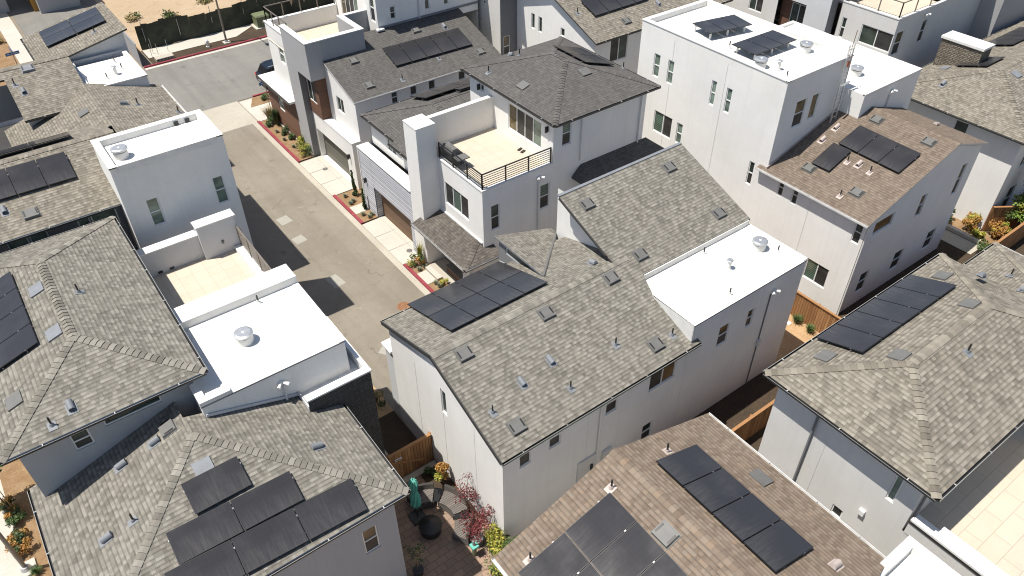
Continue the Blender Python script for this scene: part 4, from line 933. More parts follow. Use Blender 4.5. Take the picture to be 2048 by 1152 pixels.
Pa = Vector((1.77,34.48,9.45)); Pb = Vector((-0.61,34.50,9.46)); Pc = Vector((1.70,36.06,9.97)); d_ = (Pb - Pa) / 2; h.panels(Pa, Pa + d_ * 5 / 1, Pc, 5, 1) if 0 else h.panels(Pa + d_ * 4, Pa, Pc + d_ * 4, 4, 1)
h.vents('box', nf, [(-0.45,33.43,9.11)]); h.vents('hood', nf, [(-1.30,33.96,9.28)])
h.panels((-4.6, 38.9, 9.39), (2.4, 38.9, 9.39), (-4.6, 37.5, 9.85), 4, 1, lift=.2)
h.done()

# ================================================================ house gamma
h = House('house', 'grey shingled house with small white flat roof holding three pipes, left of the street', 'house', (4, 45, 0), 'lgrey', 'shw')
h.block(4.5, 7.62, 44.7, 49.2, 0, 8.85); h.flat(4.5, 7.62, 44.7, 48.75, 8.9, .25, .22, 'ac'); m = MB(); m.box(4.47, 7.65, 44.67, 44.78, 8.84, 8.902, 'cap'); m.build('lip', h.root)
h.vents('wpipe', (0, 0, 1), [(5.80,46.01,8.65),(6.82,46.86,8.65),(6.74,48.02,8.65)]); h.vents('small', (0, 0, 1), [(6.36,46.39,8.65)])
h.roof([[(1.05, 43.4, 8.7), (4.45, 43.4, 8.7), (4.45, 47.3, 9.987), (-8, 47.3, 9.987), (-8, 46.6, 9.756), (1.05, 46.6, 9.756)], [(-8, 47.3, 9.987), (4.45, 47.3, 9.987), (4.45, 50.5, 8.93), (-8, 50.5, 8.93)]])
h.gutter((1.05, 43.4, 8.7), (3.2, 43.4, 8.7), (0, -1, 0), 'fascia', 'fascia')
h.block(1.2, 4.5, 43.75, 50.4, 0, 8.55, my=[(1.45, 3.0, 7.3, 8.1, 'f')], mat='lgrey')
h.block(-8, 1.2, 45.6, 50.4, 0, 8.0)
h.vents('box', nf, [(2.32,46.97,9.88)], 'ventlt'); h.vents('pipe', nf, [(1.40,46.01,9.56)]); h.vents('hood', nf, [(1.63,45.36,9.35)])
h.roof([[(4.35, 36.0, 9.2), (8.2, 36.0, 8.05), (8.2, 45.0, 8.05), (4.35, 45.0, 9.2)], [(4.35, 39.2, 9.2), (4.35, 45.0, 9.2), (0.0, 45.0, 7.77), (0.0, 41.0, 7.77), (2.5, 39.2, 8.59)]], name='lower_roof')
h.gutter((8.2, 36.0, 8.05), (8.2, 45, 8.05), (1, 0, 0), 'fwhite', 'fwhite')
h.block(4.1, 7.9, 36.2, 44.7, 0, 7.95)
h.vents('low', nl, [(3.64,41.90,8.97)], 'ventgrey'); h.vents('hood', nr, [(5.62,41.97,8.82)]); h.vents('pipe', nr, [(6.25,41.89,8.63),(7.89,40.73,8.14)])
h.block(-7, 0.5, 42.3, 45.5, 0, 7.6, mx=[], my=[(-2, -.3, 5.2, 7.2, 's')])
m = MB(); m.box(-7, .8, 42.0, 45.6, 7.6, 7.75, 'fascia'); m.build('flat_roof', h.root)
h.done()

# ================================================================ house delta
h = House('house', 'house at top left with a tilted shingle roof carrying a block of solar panels', 'house', (5.5, 52, 0), 'lgrey', 'shw')
f = lambda x: 9.5 + .22 * (x - 6)
h.roof([[(3.05, 49.25, f(3.05)), (8.16, 49.25, f(8.16)), (8.16, 54.7, f(8.16)), (3.05, 54.7, f(3.05))]])
o1 = [(4.4, 0), (7.9, 0), (7.9, f(7.9) - .15), (4.4, f(4.4) - .15)]
h.wall('y', 49.5, -1, o1); h.wall('y', 54.4, 1, o1); h.wall('x', 4.4, -1, [(49.5, 0), (54.4, 0), (54.4, f(4.4) - .15), (49.5, f(4.4) - .15)]); h.wall('x', 7.9, 1, [(49.5, 0), (54.4, 0), (54.4, f(7.9) - .15), (49.5, f(7.9) - .15)])
h.panels((3.96,51.45,9.05),(7.53,51.31,9.84),(4.02,54.09,9.06), 2, 2); h.vents('pipe', (-.22, 0, 1), [(6.61,50.78,9.63)]); h.gutter((3.05, 49.3, f(3.05)), (3.05, 54.7, f(3.05)), (-1, 0, 0), 'fascia', 'fascia')
h.done()
# ================================================================ house H : big white with brown roof
h = House('house', 'large bright white house with ladder, flat white roofs and a lower brown shingle roof', 'house', (36.5, 22, 0), 'white', 'shb2', 'fwhite')
h.wall('x', 31.55, -1, [(14.0, 0), (30.2, 0), (30.2, 10.85), (20.1, 10.85), (20.1, 5.88), (14.0, 5.88)],
       [(28.52,28.99,7.94,9.30, 'hg'), (27.44,27.89,7.92,9.30, 'hg'), (24.30,24.64,7.88,9.29, 'hg'), (23.22,23.59,7.86,9.26, 'hg'),
        (27.00,28.45,4.63,5.97, 'sb'), (26.16,26.60,4.64,5.94, 'hg'), (20.90,21.25,4.54,5.93, 'h'),
        (18.88,19.22,4.85,5.86, 'h'), (17.98,18.33,4.82,5.84, 'h'), (15.11,16.47,1.06,2.31, 'sb'), (14.16,14.60,4.53,5.81, 'h')])
h.wall('y', 20.1, -1, [(31.55, 5.8), (36.8, 7.0), (36.8, 10.85), (31.55, 10.85)], [(32.78,33.62,7.93,9.44, 'hw'), (34.07,34.66,8.02,9.42, 'fw')])
h.wall('x', 36.8, 1, [(14.0, 0), (30.2, 0), (30.2, 10.85), (20.1, 10.85), (20.1, 5), (14, 5)]); h.wall('y', 30.2, 1, [(31.55, 0), (36.8, 0), (36.8, 10.85), (31.55, 10.85)])
h.flat(31.55, 36.8, 20.1, 30.2, 10.9, .32, .25, 'acd'); m = MB(); m.box(31.52, 36.83, 20.07, 20.22, 10.83, 10.902, 'cap')
m.poly([(31.8, 20.1, 10.58), (36.55, 20.1, 10.58), (36.55, 20.13, 10.895), (31.8, 20.13, 10.895)], 'cap'); m.build('lip', h.root)
h.vents('drum', (0, 0, 1), [(32.35,22.44,10.60),(35.80,22.29,10.60)]); h.vents('small', (0, 0, 1), [(32.85,21.68,10.60)]); h.vents('wpipe', (0, 0, 1), [(32.34,20.77,10.60),(32.91,24.97,10.60)])
for q in (((35.57,25.70,10.95),(32.75,26.26,10.95),(35.61,27.36,10.95)), ((35.80,22.90,10.95),(32.52,22.97,10.95),(35.78,24.55,10.95))):
    A, B, C2 = (Vector(p) for p in q)
    h.panels(B, A, B + (C2 - A) , 3, 1, lift=.05)
    for f in (.1, .5, .9):
        for g in (.15, .85):
            p = B + (A - B) * f + (C2 - A) * g; m = MB(); m.cyl((p.x, p.y, 10.58), (p.x, p.y, 10.95), .07, .05, 'cap', 8); m.build('panel_stand', h.root)
h.block(36.8, 42.05, 18.83, 27.5, 0, 9.1, skip=''); h.flat(36.82, 42.05, 18.83, 27.5, 9.15, .12, .2, 'cd')
m = MB(); m.box(36.8, 42.08, 18.80, 18.95, 9.05, 9.152, 'cap'); m.build('lip', h.root)
h.vents('drum', (0, 0, 1), [(38.72,20.71,9.03)]); h.flood((39.43,18.83,8.63), (0, -1, 0)); h.spout((39.32,18.83,8.25), 7.5, 8.4, (0, -1, 0), 'lgrey')
# brown roof wing
h.wall('y', 14.0, -1, [(31.55, 0), (41.2, 0), (41.2, 6.85), (37.9, 7.95), (31.55, 5.85)],
       [(32.30,33.96,4.85,5.61, 'fw'), (36.33,36.88,4.24,5.58, 'hw'), (39.80,40.34,4.20,6.12, 'hw'), (32.74,33.53,0.84,2.17, 'h'), (35.84,36.73,0.86,2.12, 'h'), (39.04,39.91,0.82,2.09, 'h')])
h.wall('x', 41.2, 1, [(14.0, 0), (20.0, 0), (20.0, 6.85), (14.0, 6.85)])
h.roof([[(31.3, 13.85, 5.95), (37.9, 13.85, 8.128), (37.9, 18.85, 8.128), (36.8, 18.85, 7.765), (36.8, 20.12, 7.765), (31.6, 20.12, 6.05), (31.6, 20.6, 6.05), (31.3, 20.6, 5.95)], [(37.9, 13.85, 8.128), (41.45, 13.85, 6.96), (41.45, 18.85, 6.96), (37.9, 18.85, 8.128)]])
h.gutter((31.3, 13.85, 5.95), (31.3, 20.6, 5.95), (-1, 0, 0), 'fwhite', 'fwhite')
nb = (-.33, 0, 1)
h.vents('box', nb, [(32.67,15.60,6.40),(32.68,18.43,6.41),(37.20,18.00,7.90),(37.22,15.05,7.90)]); h.vents('pipe', nb, [(32.05,16.06,6.20),(34.06,15.95,6.86),(34.03,17.24,6.85)], fl='ventpink'); h.vents('hood', nb, [(34.18,16.70,6.90),(34.57,19.22,7.03),(35.66,19.25,7.39)], 'ventpink', 'ventpink')
h.vents('hood', (.33, 0, 1), [(40.42,16.31,7.27)], 'ventpink', 'ventpink')
A = Vector((34.70,15.96,7.07)); B = Vector((34.66,14.83,7.06))
h.panels((34.74,18.39,7.09),(34.66,14.83,7.06),(36.36,18.43,7.62), 3, 1)
h.panels((32.93,18.54,6.49),(32.96,17.45,6.50),(34.65,18.69,7.06), 1, 1)
h.spout((31.6, 14.0), 0, 5.7, (0, -1, 0), 'cap'); m = MB(); m.bar((31.45, 20.07, 6.1), (36.7, 20.07, 7.83), .04, .12, 'ventpink'); m.build('flashing', h.root)
for y in (17.2, 23.8, 27.6): m = MB(); m.box(31.535, 31.545, y, y + .008, .1, 10.5 if y > 20 else 5.6, 'cream'); m.build('control_joint', h.root)
h.done()
# ladder leaning on the tower
t = thing('ladder', 'aluminium ladder with orange rope leaning in the corner of the white roofs', 'ladder', (36.1, 19.9, 7.5))
m = MB()
for dx in (0, .42): m.bar((35.75 + dx, 19.72, 7.45), (36.05 + dx, 20.0, 11.6), .04, .07, 'alu', (0, -1, 0))
m.build('side_rails', t)
for i in range(13):
    m = MB(); z = 7.75 + i * .3; f = (z - 7.45) / 4.15; m.bar((35.75 + .3 * f, 19.72 + .28 * f, z), (36.17 + .3 * f, 19.72 + .28 * f, z), .035, .035, 'alu'); m.build('rung', t)
m = MB(); m.bar((35.7, 19.7, 9.6), (36.45, 19.7, 9.65), .1, .06, 'alu'); m.build('standoff', t)
m = MB(); m.cyl((36.2, 19.9, 10.45), (36.25, 19.95, 10.75), .04, .06, 'orange', 8); m.bar((36.25, 20.0, 10.9), (36.6, 20.15, 12.2), .035, .03, 'bark'); m.build('rope', t)

# ================================================================ house E : right hip roof
h = House('house', 'pale house at right with large grey hip roof and five solar panels', 'house', (23, 6.3, 0), 'lgrey', 'shw')
r1, r2 = (20.33, 6.175, 9.807), (24.93, 6.175, 9.807)
h.roof([[(17.25, 3.1, 8.7), (28.0, 3.1, 8.7), r2, r1], [(17.25, 3.1, 8.7), r1, (17.25, 9.25, 8.7)], [(17.25, 9.25, 8.7), r1, r2, (28.0, 9.25, 8.7)], [(28.0, 3.1, 8.7), (28.0, 9.25, 8.7), r2]])
for a, b, o in (((17.25, 3.1, 8.7), (17.25, 9.25, 8.7), (-1, 0, 0)), ((17.25, 9.25, 8.7), (28, 9.25, 8.7), (0, 1, 0)), ((17.25, 3.1, 8.7), (28, 3.1, 8.7), (0, -1, 0))): h.gutter(a, b, o)
h.block(17.7, 27.6, 3.57, 8.85, 0, 8.6, mx=[(4.15,4.42,6.82,8.26, 'fg'), (5.33,5.73,4.46,4.94, 'd')], mat='cream')
nl, nf, nbk = (-.36, 0, 1), (0, -.36, 1), (0, .36, 1)
h.panels((19.83,9.15,8.74),(25.59,9.15,8.73),(19.73,7.49,9.33), 5, 1)
h.vents('low', nbk, [(26.22,8.32,9.04),(19.16,8.35,9.02),(20.47,6.67,9.63),(24.68,6.64,9.64)], 'ventgrey'); h.vents('pipe', nf, [(22.47,5.46,9.55)]); h.vents('hood', (.36, 0, 1), [(27.00,7.34,9.27)])
h.spout((17.70,7.24,8.03), 0, 8.4, (-1, 0, 0), 'dgrey'); m = MB(); q = (17.70,4.81,5.60); m.box(17.58, 17.7, q[1] - .1, q[1] + .1, q[2] - .1, q[2] + .12, 'mwhite'); m.build('wall_vent', h.root)
h.spout((17.9, 3.57), 6.2, 8.5, (0, -1, 0), 'dgrey')
h.block(17.7, 30, -6, 3.57, 0, 6.1, mat='cream', skip='d')
m = MB(); m.poly([(18.05, -6, 6.2), (32, -6, 6.2), (32, 3.57, 6.2), (18.05, 3.57, 6.2)], 'tile'); m.build('terrace_floor', h.root)
m = MB(); m.box(17.62, 17.98, -6, 3.45, 6.78, 6.86, 'cap'); m.box(17.98, 18.2, -6, 2.75, 6.78, 6.86, 'cap'); m.box(17.68, 17.95, -6, 3.5, 6.1, 6.78, 'cream'); m.build('parapet_cap', h.root)
m = MB(); m.box(17.655, 17.70, -6, 3.5, 6.62, 6.72, 'fascia'); m.build('reglet', h.root)
m = MB(); m.box(17.69, 17.697, 6.7, 6.715, .1, 7.4, 'lgrey'); m.build('control_joint', h.root)
h.wall('x', 24.2, -1, [(-6, 6.2), (3.0, 6.2), (3.0, 8.6), (-6, 8.6)], mat='cream')
h.block(27.6, 35.0, 2.0, 9.3, 0, 5.45)
h.roof([[(27.6, 9.7, 5.6), (35.4, 9.7, 5.6), (31.5, 5.8, 6.85), (27.6, 5.8, 6.85)], [(35.4, 9.7, 5.6), (35.4, 1.9, 5.6), (31.5, 5.8, 6.85)], [(27.6, 1.9, 5.6), (35.4, 1.9, 5.6), (31.5, 5.8, 6.85), (27.6, 5.8, 6.85)]], name='lower_roof')
h.gutter((28, 9.7, 5.6), (35.4, 9.7, 5.6), (0, 1, 0)); h.gutter((35.4, 9.7, 5.6), (35.4, 2, 5.6), (1, 0, 0), 'fwhite', 'fwhite'); h.vents('pipe', (0, .33, 1), [(32.59,7.84,6.22)]); h.vents('hood', (0, .33, 1), [(31.61,6.88,6.53)])
h.done()

# ================================================================ house F : brown roof foreground
h = House('house', 'bottom house with brown and tan shingle roof and a row of four solar panels', 'house', (11, 6.5, 0), 'white', 'shb', 'fwhite')
h.roof([[(6.5, 9.82, 7.4), (6.5, 2.2, 7.4), (10.95, 2.2, 8.87), (10.95, 9.82, 8.87)], [(15.4, 9.82, 7.4), (10.95, 9.82, 8.87), (10.95, 2.2, 8.87), (15.4, 3.0, 7.4)]])
h.gutter((6.5, 9.82, 7.4), (6.5, 2.2, 7.4), (-1, 0, 0), 'fwhite', 'fwhite'); h.gutter((15.4, 9.82, 7.4), (15.4, 3.0, 7.4), (1, 0, 0), 'fwhite', 'fwhite')
h.wall('y', 9.6, 1, [(6.9, 0), (15.0, 0), (15.0, 7.3), (10.95, 8.6), (6.9, 7.3)]); h.wall('x', 6.9, -1, [(2, 0), (9.6, 0), (9.6, 7.3), (2, 7.3)]); h.wall('x', 15.0, 1, [(2, 0), (9.6, 0), (9.6, 7.3), (2, 7.3)]); h.wall('y', 2.4, -1, [(6.9, 0), (15.0, 0), (15.0, 7.3), (10.95, 8.6), (6.9, 7.3)])
A = Vector((11.88,8.99,8.56)); B = Vector((11.75,4.34,8.61)); C2 = Vector((13.54,8.94,8.01))
h.panels((11.71,8.83,8.62),(11.68,4.38,8.63),(13.55,8.96,8.01), 4, 1)
h.panels((8.37,8.91,8.02),(8.34,7.76,8.01),(10.01,8.88,8.56), 1, 1); h.panels((8.34,7.76,8.01),(9.10,6.57,8.26),(10.00,7.75,8.55), 1, 1) if 0 else None
P0 = Vector((8.37,8.91,8.02)); P1 = Vector((8.34,7.76,8.01)); P2 = Vector((10.01,8.88,8.56)); du = P1 - P0; dv = P2 - P0
h.panels(P0 + du, P0 + du * 3, P0 + du + dv, 2, 1); h.panels(P0 - dv * 1.0, P0 + du * 3 - dv, P0, 3, 1)
h.vents('pipe', (.33, 0, 1), [(12.53,9.06,8.35)], fl='ventpink'); h.vents('pipe', (-.33, 0, 1), [(10.13,8.98,8.60),(7.20,9.02,7.63)], fl='ventpink'); h.vents('low', (.33, 0, 1), [(14.53,6.92,7.69)]); h.vents('box', (-.33, 0, 1), [(10.28,6.93,8.65)], 'ventgrey', 'ventlt')
h.vents('hood', (.33, 0, 1), [(13.67,3.71,7.97)], 'ventpink', 'ventpink')
# parapet box beside it
h.block(14.2, 16.53, -2, 3.07, 0, 7.4, mat='cream'); h.flat(14.2, 16.53, -2, 3.07, 7.5, .3, .25, 'bcd', cap='cap')
h.done()

# ================================================================ house I : far right hip
h = House('house', 'house at upper right with grey hip roof and a tan stone chimney block', 'house', (50, 17.5, 0), 'white', 'shw')
h.roof([[(44.5, 12.9, 6.2), (66, 12.9, 6.2), (61.5, 17.4, 7.73), (49.0, 17.4, 7.73)], [(44.5, 12.9, 6.2), (49.0, 17.4, 7.73), (44.5, 21.9, 6.2)], [(44.5, 21.9, 6.2), (49.0, 17.4, 7.73), (61.5, 17.4, 7.73), (66, 21.9, 6.2)], [(66, 12.9, 6.2), (66, 21.9, 6.2), (61.5, 17.4, 7.73)]])
for a, b, o in (((44.5, 12.9, 6.2), (44.5, 21.9, 6.2), (-1, 0, 0)), ((44.5, 12.9, 6.2), (66, 12.9, 6.2), (0, -1, 0)), ((44.5, 21.9, 6.2), (66, 21.9, 6.2), (0, 1, 0))): h.gutter(a, b, o)
h.block(45.0, 65.5, 13.4, 21.4, 0, 6.05, mx=[(16.4, 17.2, 4.2, 5.8, 'h')], my=[(46.2, 47.2, 3.9, 5.4, 's'), (46.5, 47.4, .6, 2.4, 'h')])
h.vents('hood', (-.34, 0, 1), [(46.31,19.21,6.82)]); h.vents('low', (0, .34, 1), [(48.89,20.52,6.67)], 'ventlt'); h.vents('low', (0, -.34, 1), [(49.51,16.69,7.49)], 'ventlt')
A, B, C2 = (Vector(p) for p in ((49.11,20.05,6.83),(48.90,18.25,7.44),(51.28,20.05,6.83)))
h.panels(A, C2, B, 2, 1, lift=.12)
A, B, C2 = (Vector(p) for p in ((55.23,21.36,6.38),(55.15,18.66,7.30),(59.35,22.94,5.85)))
h.panels((54.3, 21.0, 6.52), (59.2, 21.0, 6.52), (54.3, 19.2, 7.13), 4, 1, lift=.12)
# stone chimney block standing at the roof edge
ch = (50.84,21.72,8.20),(49.66,21.73,8.20),(49.52,19.00,8.20),(50.65,18.97,8.20)
cx = [p[0] for p in ch]; cy = [p[1] for p in ch]
x0, x1, y0, y1 = min(cx) + .1, max(cx) - .1, min(cy) + .05, max(cy) - .1
m = MB(); m.box(x0, x1, y0, y1, 0, 8.1, 'stonel'); o = m.build('chimney', h.root); m = MB(); m.box(x0 - .08, x1 + .08, y0 - .08, y1 + .08, 8.1, 8.25, 'cap'); m.build('coping', o)
m = MB(); m.box(45.0, 49.5, 22.2, 23.3, 0, 4.5, 'cream'); m.box(44.9, 49.6, 22.1, 22.3, 4.5, 4.65, 'cap'); m.box(44.9, 45.1, 22.3, 23.4, 4.5, 4.65, 'cap'); m.build('low_parapet', h.root)
h.done()

# ================================================================ house J : far top right
h = House('house', 'pale house at the top right with railed roof terrace and a recessed brown wood panel', 'house', (54, 27, 0), 'cream', 'shg')
h.wall('x', 48, -1, [(23.9, 0), (28.0, 0), (28.0, 8.9), (23.9, 8.9)], [(23.93,26.22,6.73,7.94, 's'), (27.36,27.71,6.60,7.95, 'h')])
h.wall('y', 23.9, -1, [(48, 0), (62, 0), (62, 12), (53.4, 12), (53.4, 8.9), (48, 8.9)], [(48.33,49.19,6.43,7.99, 'hw'), (51.23,51.84,6.59,8.09, 'h')])
m = MB(); m.poly([(48.1, 24, 8.7), (53.4, 24, 8.7), (53.4, 31, 8.7), (48.1, 31, 8.7)], 'tile2'); m.build('terrace_floor', h.root); m = MB(); m.box(47.97, 48.25, 23.87, 31, 8.9, 8.97, 'cap'); m.box(48.25, 53.4, 23.87, 24.1, 8.9, 8.97, 'cap'); m.build('parapet_cap', h.root)
h.rail([(48.1, 30), (48.1, 24.0), (53.3, 24.0)], 8.97, .95, 1, 'pole', 1.5)
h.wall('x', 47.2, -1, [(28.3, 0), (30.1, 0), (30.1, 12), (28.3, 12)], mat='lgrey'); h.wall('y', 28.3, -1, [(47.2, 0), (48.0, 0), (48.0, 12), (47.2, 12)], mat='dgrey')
h.wall('x', 47.2, -1, [(30.1, 8.2), (32.4, 8.2), (32.4, 12), (30.1, 12)], mat='lgrey')
h.wall('x', 47.75, -1, [(30.1, 3), (32.4, 3), (32.4, 8.2), (30.1, 8.2)], [(30.35, 31.6, 5.6, 7.9, 's')], 'wood')
h.wall('x', 47.2, -1, [(32.4, 0), (44, 0), (44, 12), (32.4, 12)], [(33.6, 34.8, 6.6, 8.9, 's'), (37.2, 39.3, 4.6, 9.2, 'd')])
m = MB(); m.box(47.2, 47.75, 30.1, 32.4, 2.6, 3.0, 'cap'); m.box(47.0, 47.2, 28.2, 30.2, 0, .01, 'cap'); m.build('ledge', h.root)
h.wall('x', 62, 1, [(23.9, 0), (44, 0), (44, 12), (23.9, 12)]); h.wall('y', 44, 1, [(47.2, 0), (62, 0), (62, 12), (47.2, 12)])
h.wall('x', 53.4, -1, [(23.9, 8.9), (44, 8.9), (44, 12), (23.9, 12)]); h.roof([[(53, 23.5, 12.1), (62.4, 23.5, 12.1), (62.4, 44.4, 12.3), (53, 44.4, 12.3)], [(47, 28.1, 12.0), (53, 28.1, 12.0), (53, 44, 12.1), (47, 44, 12.1)]], 'membrane', name='flat_roof', caps=False)
h.flood((51.22,23.90,8.57), (0, -1, 0))
m = MB(); m.box(47.3, 48.0, 24.2, 28.2, 0, 5.6, 'cream'); m.box(47.2, 48.0, 24.1, 28.3, 5.6, 5.7, 'cap'); m.build('porch_box', h.root)
h.block(58.5, 70, 22.4, 23.9, 0, 9.0, mat='grey'); h.flat(58.5, 70, 22.4, 26, 9.1, .5, .2, 'abc', mem='ventgrey'); 
h.done()
h = House('house', 'grey house far behind in the top right corner past the hip roof', 'house', (75, 24, 0), 'grey', 'shg')
h.block(66.5, 92, 20.5, 34, 0, 9.0, my=[(68.2, 69.2, 4.8, 6.6, 'h'), (74, 75, 5, 6.6, 'h')], mx=[(22, 23, 5.5, 7, 'h')]); h.roof([[(66, 20, 9.1), (92.5, 20, 9.1), (86, 27, 11), (73, 27, 11)], [(66, 20, 9.1), (73, 27, 11), (66, 34.5, 9.1)], [(66, 34.5, 9.1), (73, 27, 11), (86, 27, 11), (92.5, 34.5, 9.1)], [(92.5, 20, 9.1), (92.5, 34.5, 9.1), (86, 27, 11)]])
h.done()

# ================================================================ house K : top centre
h = House('house', 'white gabled house at top centre with dark shingle roof and solar panels', 'house', (38, 38, 0), 'white', 'shd')
h.wall('x', 32.0, -1, [(34.5, 0), (44.0, 0), (44.0, 9.2), (38.5, 9.55), (34.5, 8.05)], [(40.70,41.07,6.85,7.90, 'f'), (39.90,40.28,6.84,7.90, 'f'), (37.51,37.92,7.32,7.87, 'f')])
h.wall('y', 34.5, -1, [(32.0, 0), (44, 0), (44, 8.1), (32.0, 8.1)], [(33.35,34.87,6.24,7.86, 's')])
h.roof([[(31.7, 34.1, 8.1), (44.3, 34.1, 8.1), (44.3, 39.0, 9.96), (31.7, 39.0, 9.96)], [(31.7, 39.0, 9.96), (44.3, 39.0, 9.96), (44.3, 44.2, 8.3), (31.7, 44.2, 8.3)]], 'shw')
h.gutter((31.7, 34.1, 8.1), (44.3, 34.1, 8.1), (0, -1, 0), 'fascia', 'fascia')
h.wall('x', 44, 1, [(34.5, 0), (44.0, 0), (44.0, 8.2), (39, 9.7), (34.5, 8.05)]); h.wall('y', 44, 1, [(32.0, 0), (44, 0), (44, 8.1), (32.0, 8.1)])
nK = (0, -.38, 1)
h.panels((33.18,35.98,8.82),(37.98,36.06,8.85),(33.06,37.47,9.38), 4, 1); h.vents('pipe', nK, [(32.31,36.69,9.08)]); h.vents('box', nK, [(35.04,35.02,8.45)]); h.vents('hood', nK, [(38.44,35.56,8.66)])
h.done()
h = House('house', 'tall white and charcoal house at the top left of the gabled white house', 'house', (31.5, 46, 0), 'white', 'shd')
h.wall('x', 30.55, -1, [(42.7, 0), (54, 0), (54, 10.4), (42.7, 10.4)], [(45.22,45.53,7.77,7.98, 'f'), (44.45,44.78,7.81,8.04, 'f')], 'cream')
h.wall('y', 42.7, -1, [(30.55, 0), (33.5, 0), (33.5, 10.4), (30.55, 10.4)], [(30.81,31.37,4.44,5.96, 'hw')], 'dgrey')
h.wall('x', 44, 1, [(44.4, 0), (54, 0), (54, 10.4), (44.4, 10.4)]); h.wall('y', 54, 1, [(30.55, 0), (44, 0), (44, 10.4), (30.55, 10.4)]); h.wall('y', 44.4, -1, [(33.5, 8), (44, 8), (44, 10.4), (33.5, 10.4)])
h.roof([[(30.1, 42.3, 10.5), (44.3, 42.3, 10.5), (44.3, 48.3, 12.4), (30.1, 48.3, 12.4)], [(30.1, 48.3, 12.4), (44.3, 48.3, 12.4), (44.3, 54.3, 10.5), (30.1, 54.3, 10.5)]])
h.done()
h = House('house', 'pale house in the far top left corner with flat grey roof edge over the driveway', 'house', (-2, 74, 0), 'grey', 'shg')
h.block(-8, 5.2, 70.6, 76, 0, 5.9) if 0 else None
h.block(-9, 5.0, 88.5, 100, 0, 5.5); h.roof([[(-9.5, 88, 5.7), (5.6, 88, 5.7), (5.6, 94, 7.0), (-9.5, 94, 7.0)], [(-9.5, 94, 7.0), (5.6, 94, 7.0), (5.6, 100, 5.7), (-9.5, 100, 5.7)]])
h.done()
h = House('house', 'grey boxy building beyond the driveway at the top left', 'house', (9, 92, 0), 'grey', 'shg')
h.block(7.3, 10.9, 86, 98, 0, 5.5); h.flat(7.3, 10.9, 86, 98, 5.6, .2, .2, 'abcd'); m = MB(); m.box(6.9, 7.3, 87, 90, 0, 3, 'leafo'); m.build('porch_column', h.root)
h.done()

# ================================================================ fences
def fence(name, label, a, b, hgt, loc_z=0.0, mat='fencewood', group=None, both=False):
    a = Vector((a[0], a[1], loc_z)); b = Vector((b[0], b[1], loc_z)); d = (b - a); ln = d.length; d.normalize(); nrm = Vector((d.y, -d.x, 0))
    t = thing(name, label, 'fence', tuple(a), group)
    m = MB(); k = int(ln / .145)
    for i in range(k):
        p = a + d * ((i + .5) * ln / k); hh = hgt + random.uniform(-.012, .012)
        m.obox(p + Z3 * hh / 2 + nrm * random.uniform(-.003, .003), d * (ln / k / 2 - .009), nrm * .01, Z3 * (hh / 2 - .02), mat)
    m.build('boards', t)
    for z in (.25, hgt - .25): m = MB(); m.bar(a + Z3 * z - nrm * .035, b + Z3 * z - nrm * .035, .045, .09, 'fencedark'); m.build('rail', t)
    m = MB(); m.bar(a + Z3 * (hgt + .02), b + Z3 * (hgt + .02), .14, .035, mat); m.build('cap_rail', t)
    n = max(1, round(ln / 2.2))
    for i in range(n + 1):
        p = a + d * (i * ln / n) - nrm * .09; m = MB(); m.box(p.x - .045, p.x + .045, p.y - .045, p.y + .045, loc_z, loc_z + hgt + .02, 'fencedark'); m.build('post', t)
    return t
fence('fence', 'orange cedar fence standing in sun against the bright white house, two grass tufts before it', (29.7, 16.9), (29.7, 11.5), 1.55)
fence('fence', 'cedar fence between the brown roof and the pale house with five solar panels', (15.0, 11.35), (29.6, 11.35), 1.6)
fence('fence', 'long cedar fence behind leafy plants at the right edge', (29.8, 11.35), (60, 11.6), 1.6)
fence('fence', 'short cedar fence by the foot of the white wall beside the vine at right', (45.0, 13.3), (46.6, 12.2), 1.7)
t = fence('gate', 'brown cedar gate with small white sign and diagonal brace near the patio', (7.45, 18.82), (9.5, 18.82), 1.75); t['category'] = 'gate'
m = MB(); m.bar((7.3, 18.76, 1.45), (9.0, 18.76, .5), .04, .09, 'fencewood'); m.build('brace', t)
m = MB(); m.box(7.7, 8.02, 18.76, 18.79, 1.3, 1.42, 'mwhite'); m.box(7.74, 7.98, 18.755, 18.76, 1.34, 1.38, 'ventgrey'); m.build('sign_plate', t)
t = fence('bed_fence', 'low rust coloured stepped edging in the bark bed at far left', (-4.6, 12.5), (-4.6, 22), .28, .02, 'rust')
# black screen fence along the lot
t = thing('screen_fence', 'long black mesh construction fence between the dirt lot and the sidewalk', 'fence', (12.4, 71.15, 0))
m = MB(); pts = []; x = 12.45
while x < 70: pts.append((x, 71.2 + .12 * math.sin(x * 1.7) + .08 * math.sin(x * .6))); x += .5
for i, (p, q) in enumerate(zip(pts, pts[1:])):
    s0 = .14 * math.sin(i * 2.1); s1 = .14 * math.sin((i + 1) * 2.1); zt = 2.1 + .16 * math.sin(i * .37) + .07 * math.sin(i * 1.9)
    m.poly([(p[0], p[1], 0), (q[0], q[1], 0), (q[0], q[1] + .12 + s1, 1.2), (p[0], p[1] + .12 + s0, 1.2)], 'mesh')
    m.poly([(p[0], p[1] + .12 + s0, 1.2), (q[0], q[1] + .12 + s1, 1.2), (q[0], q[1] + s1 * .3, zt), (p[0], p[1] + s0 * .3, zt)], 'mesh')
m.build('mesh_cloth', t, True)
for x in range(13, 70, 3): m = MB(); m.cyl((x, 71.4, 0), (x, 71.4, 2.4), .03, .03, 'galv', 6); m.build('post', t)
m = MB()
for x, z in ((26.5, 1.3), (27.8, 1.35), (30.2, 1.4), (31.4, 1.4)): m.poly([(x, 71.02, z - .5), (x + .16, 71.02, z - .1), (x + .1, 71.02, z + .45), (x - .08, 71.02, z)], 'sand')
m.build('slits', t)
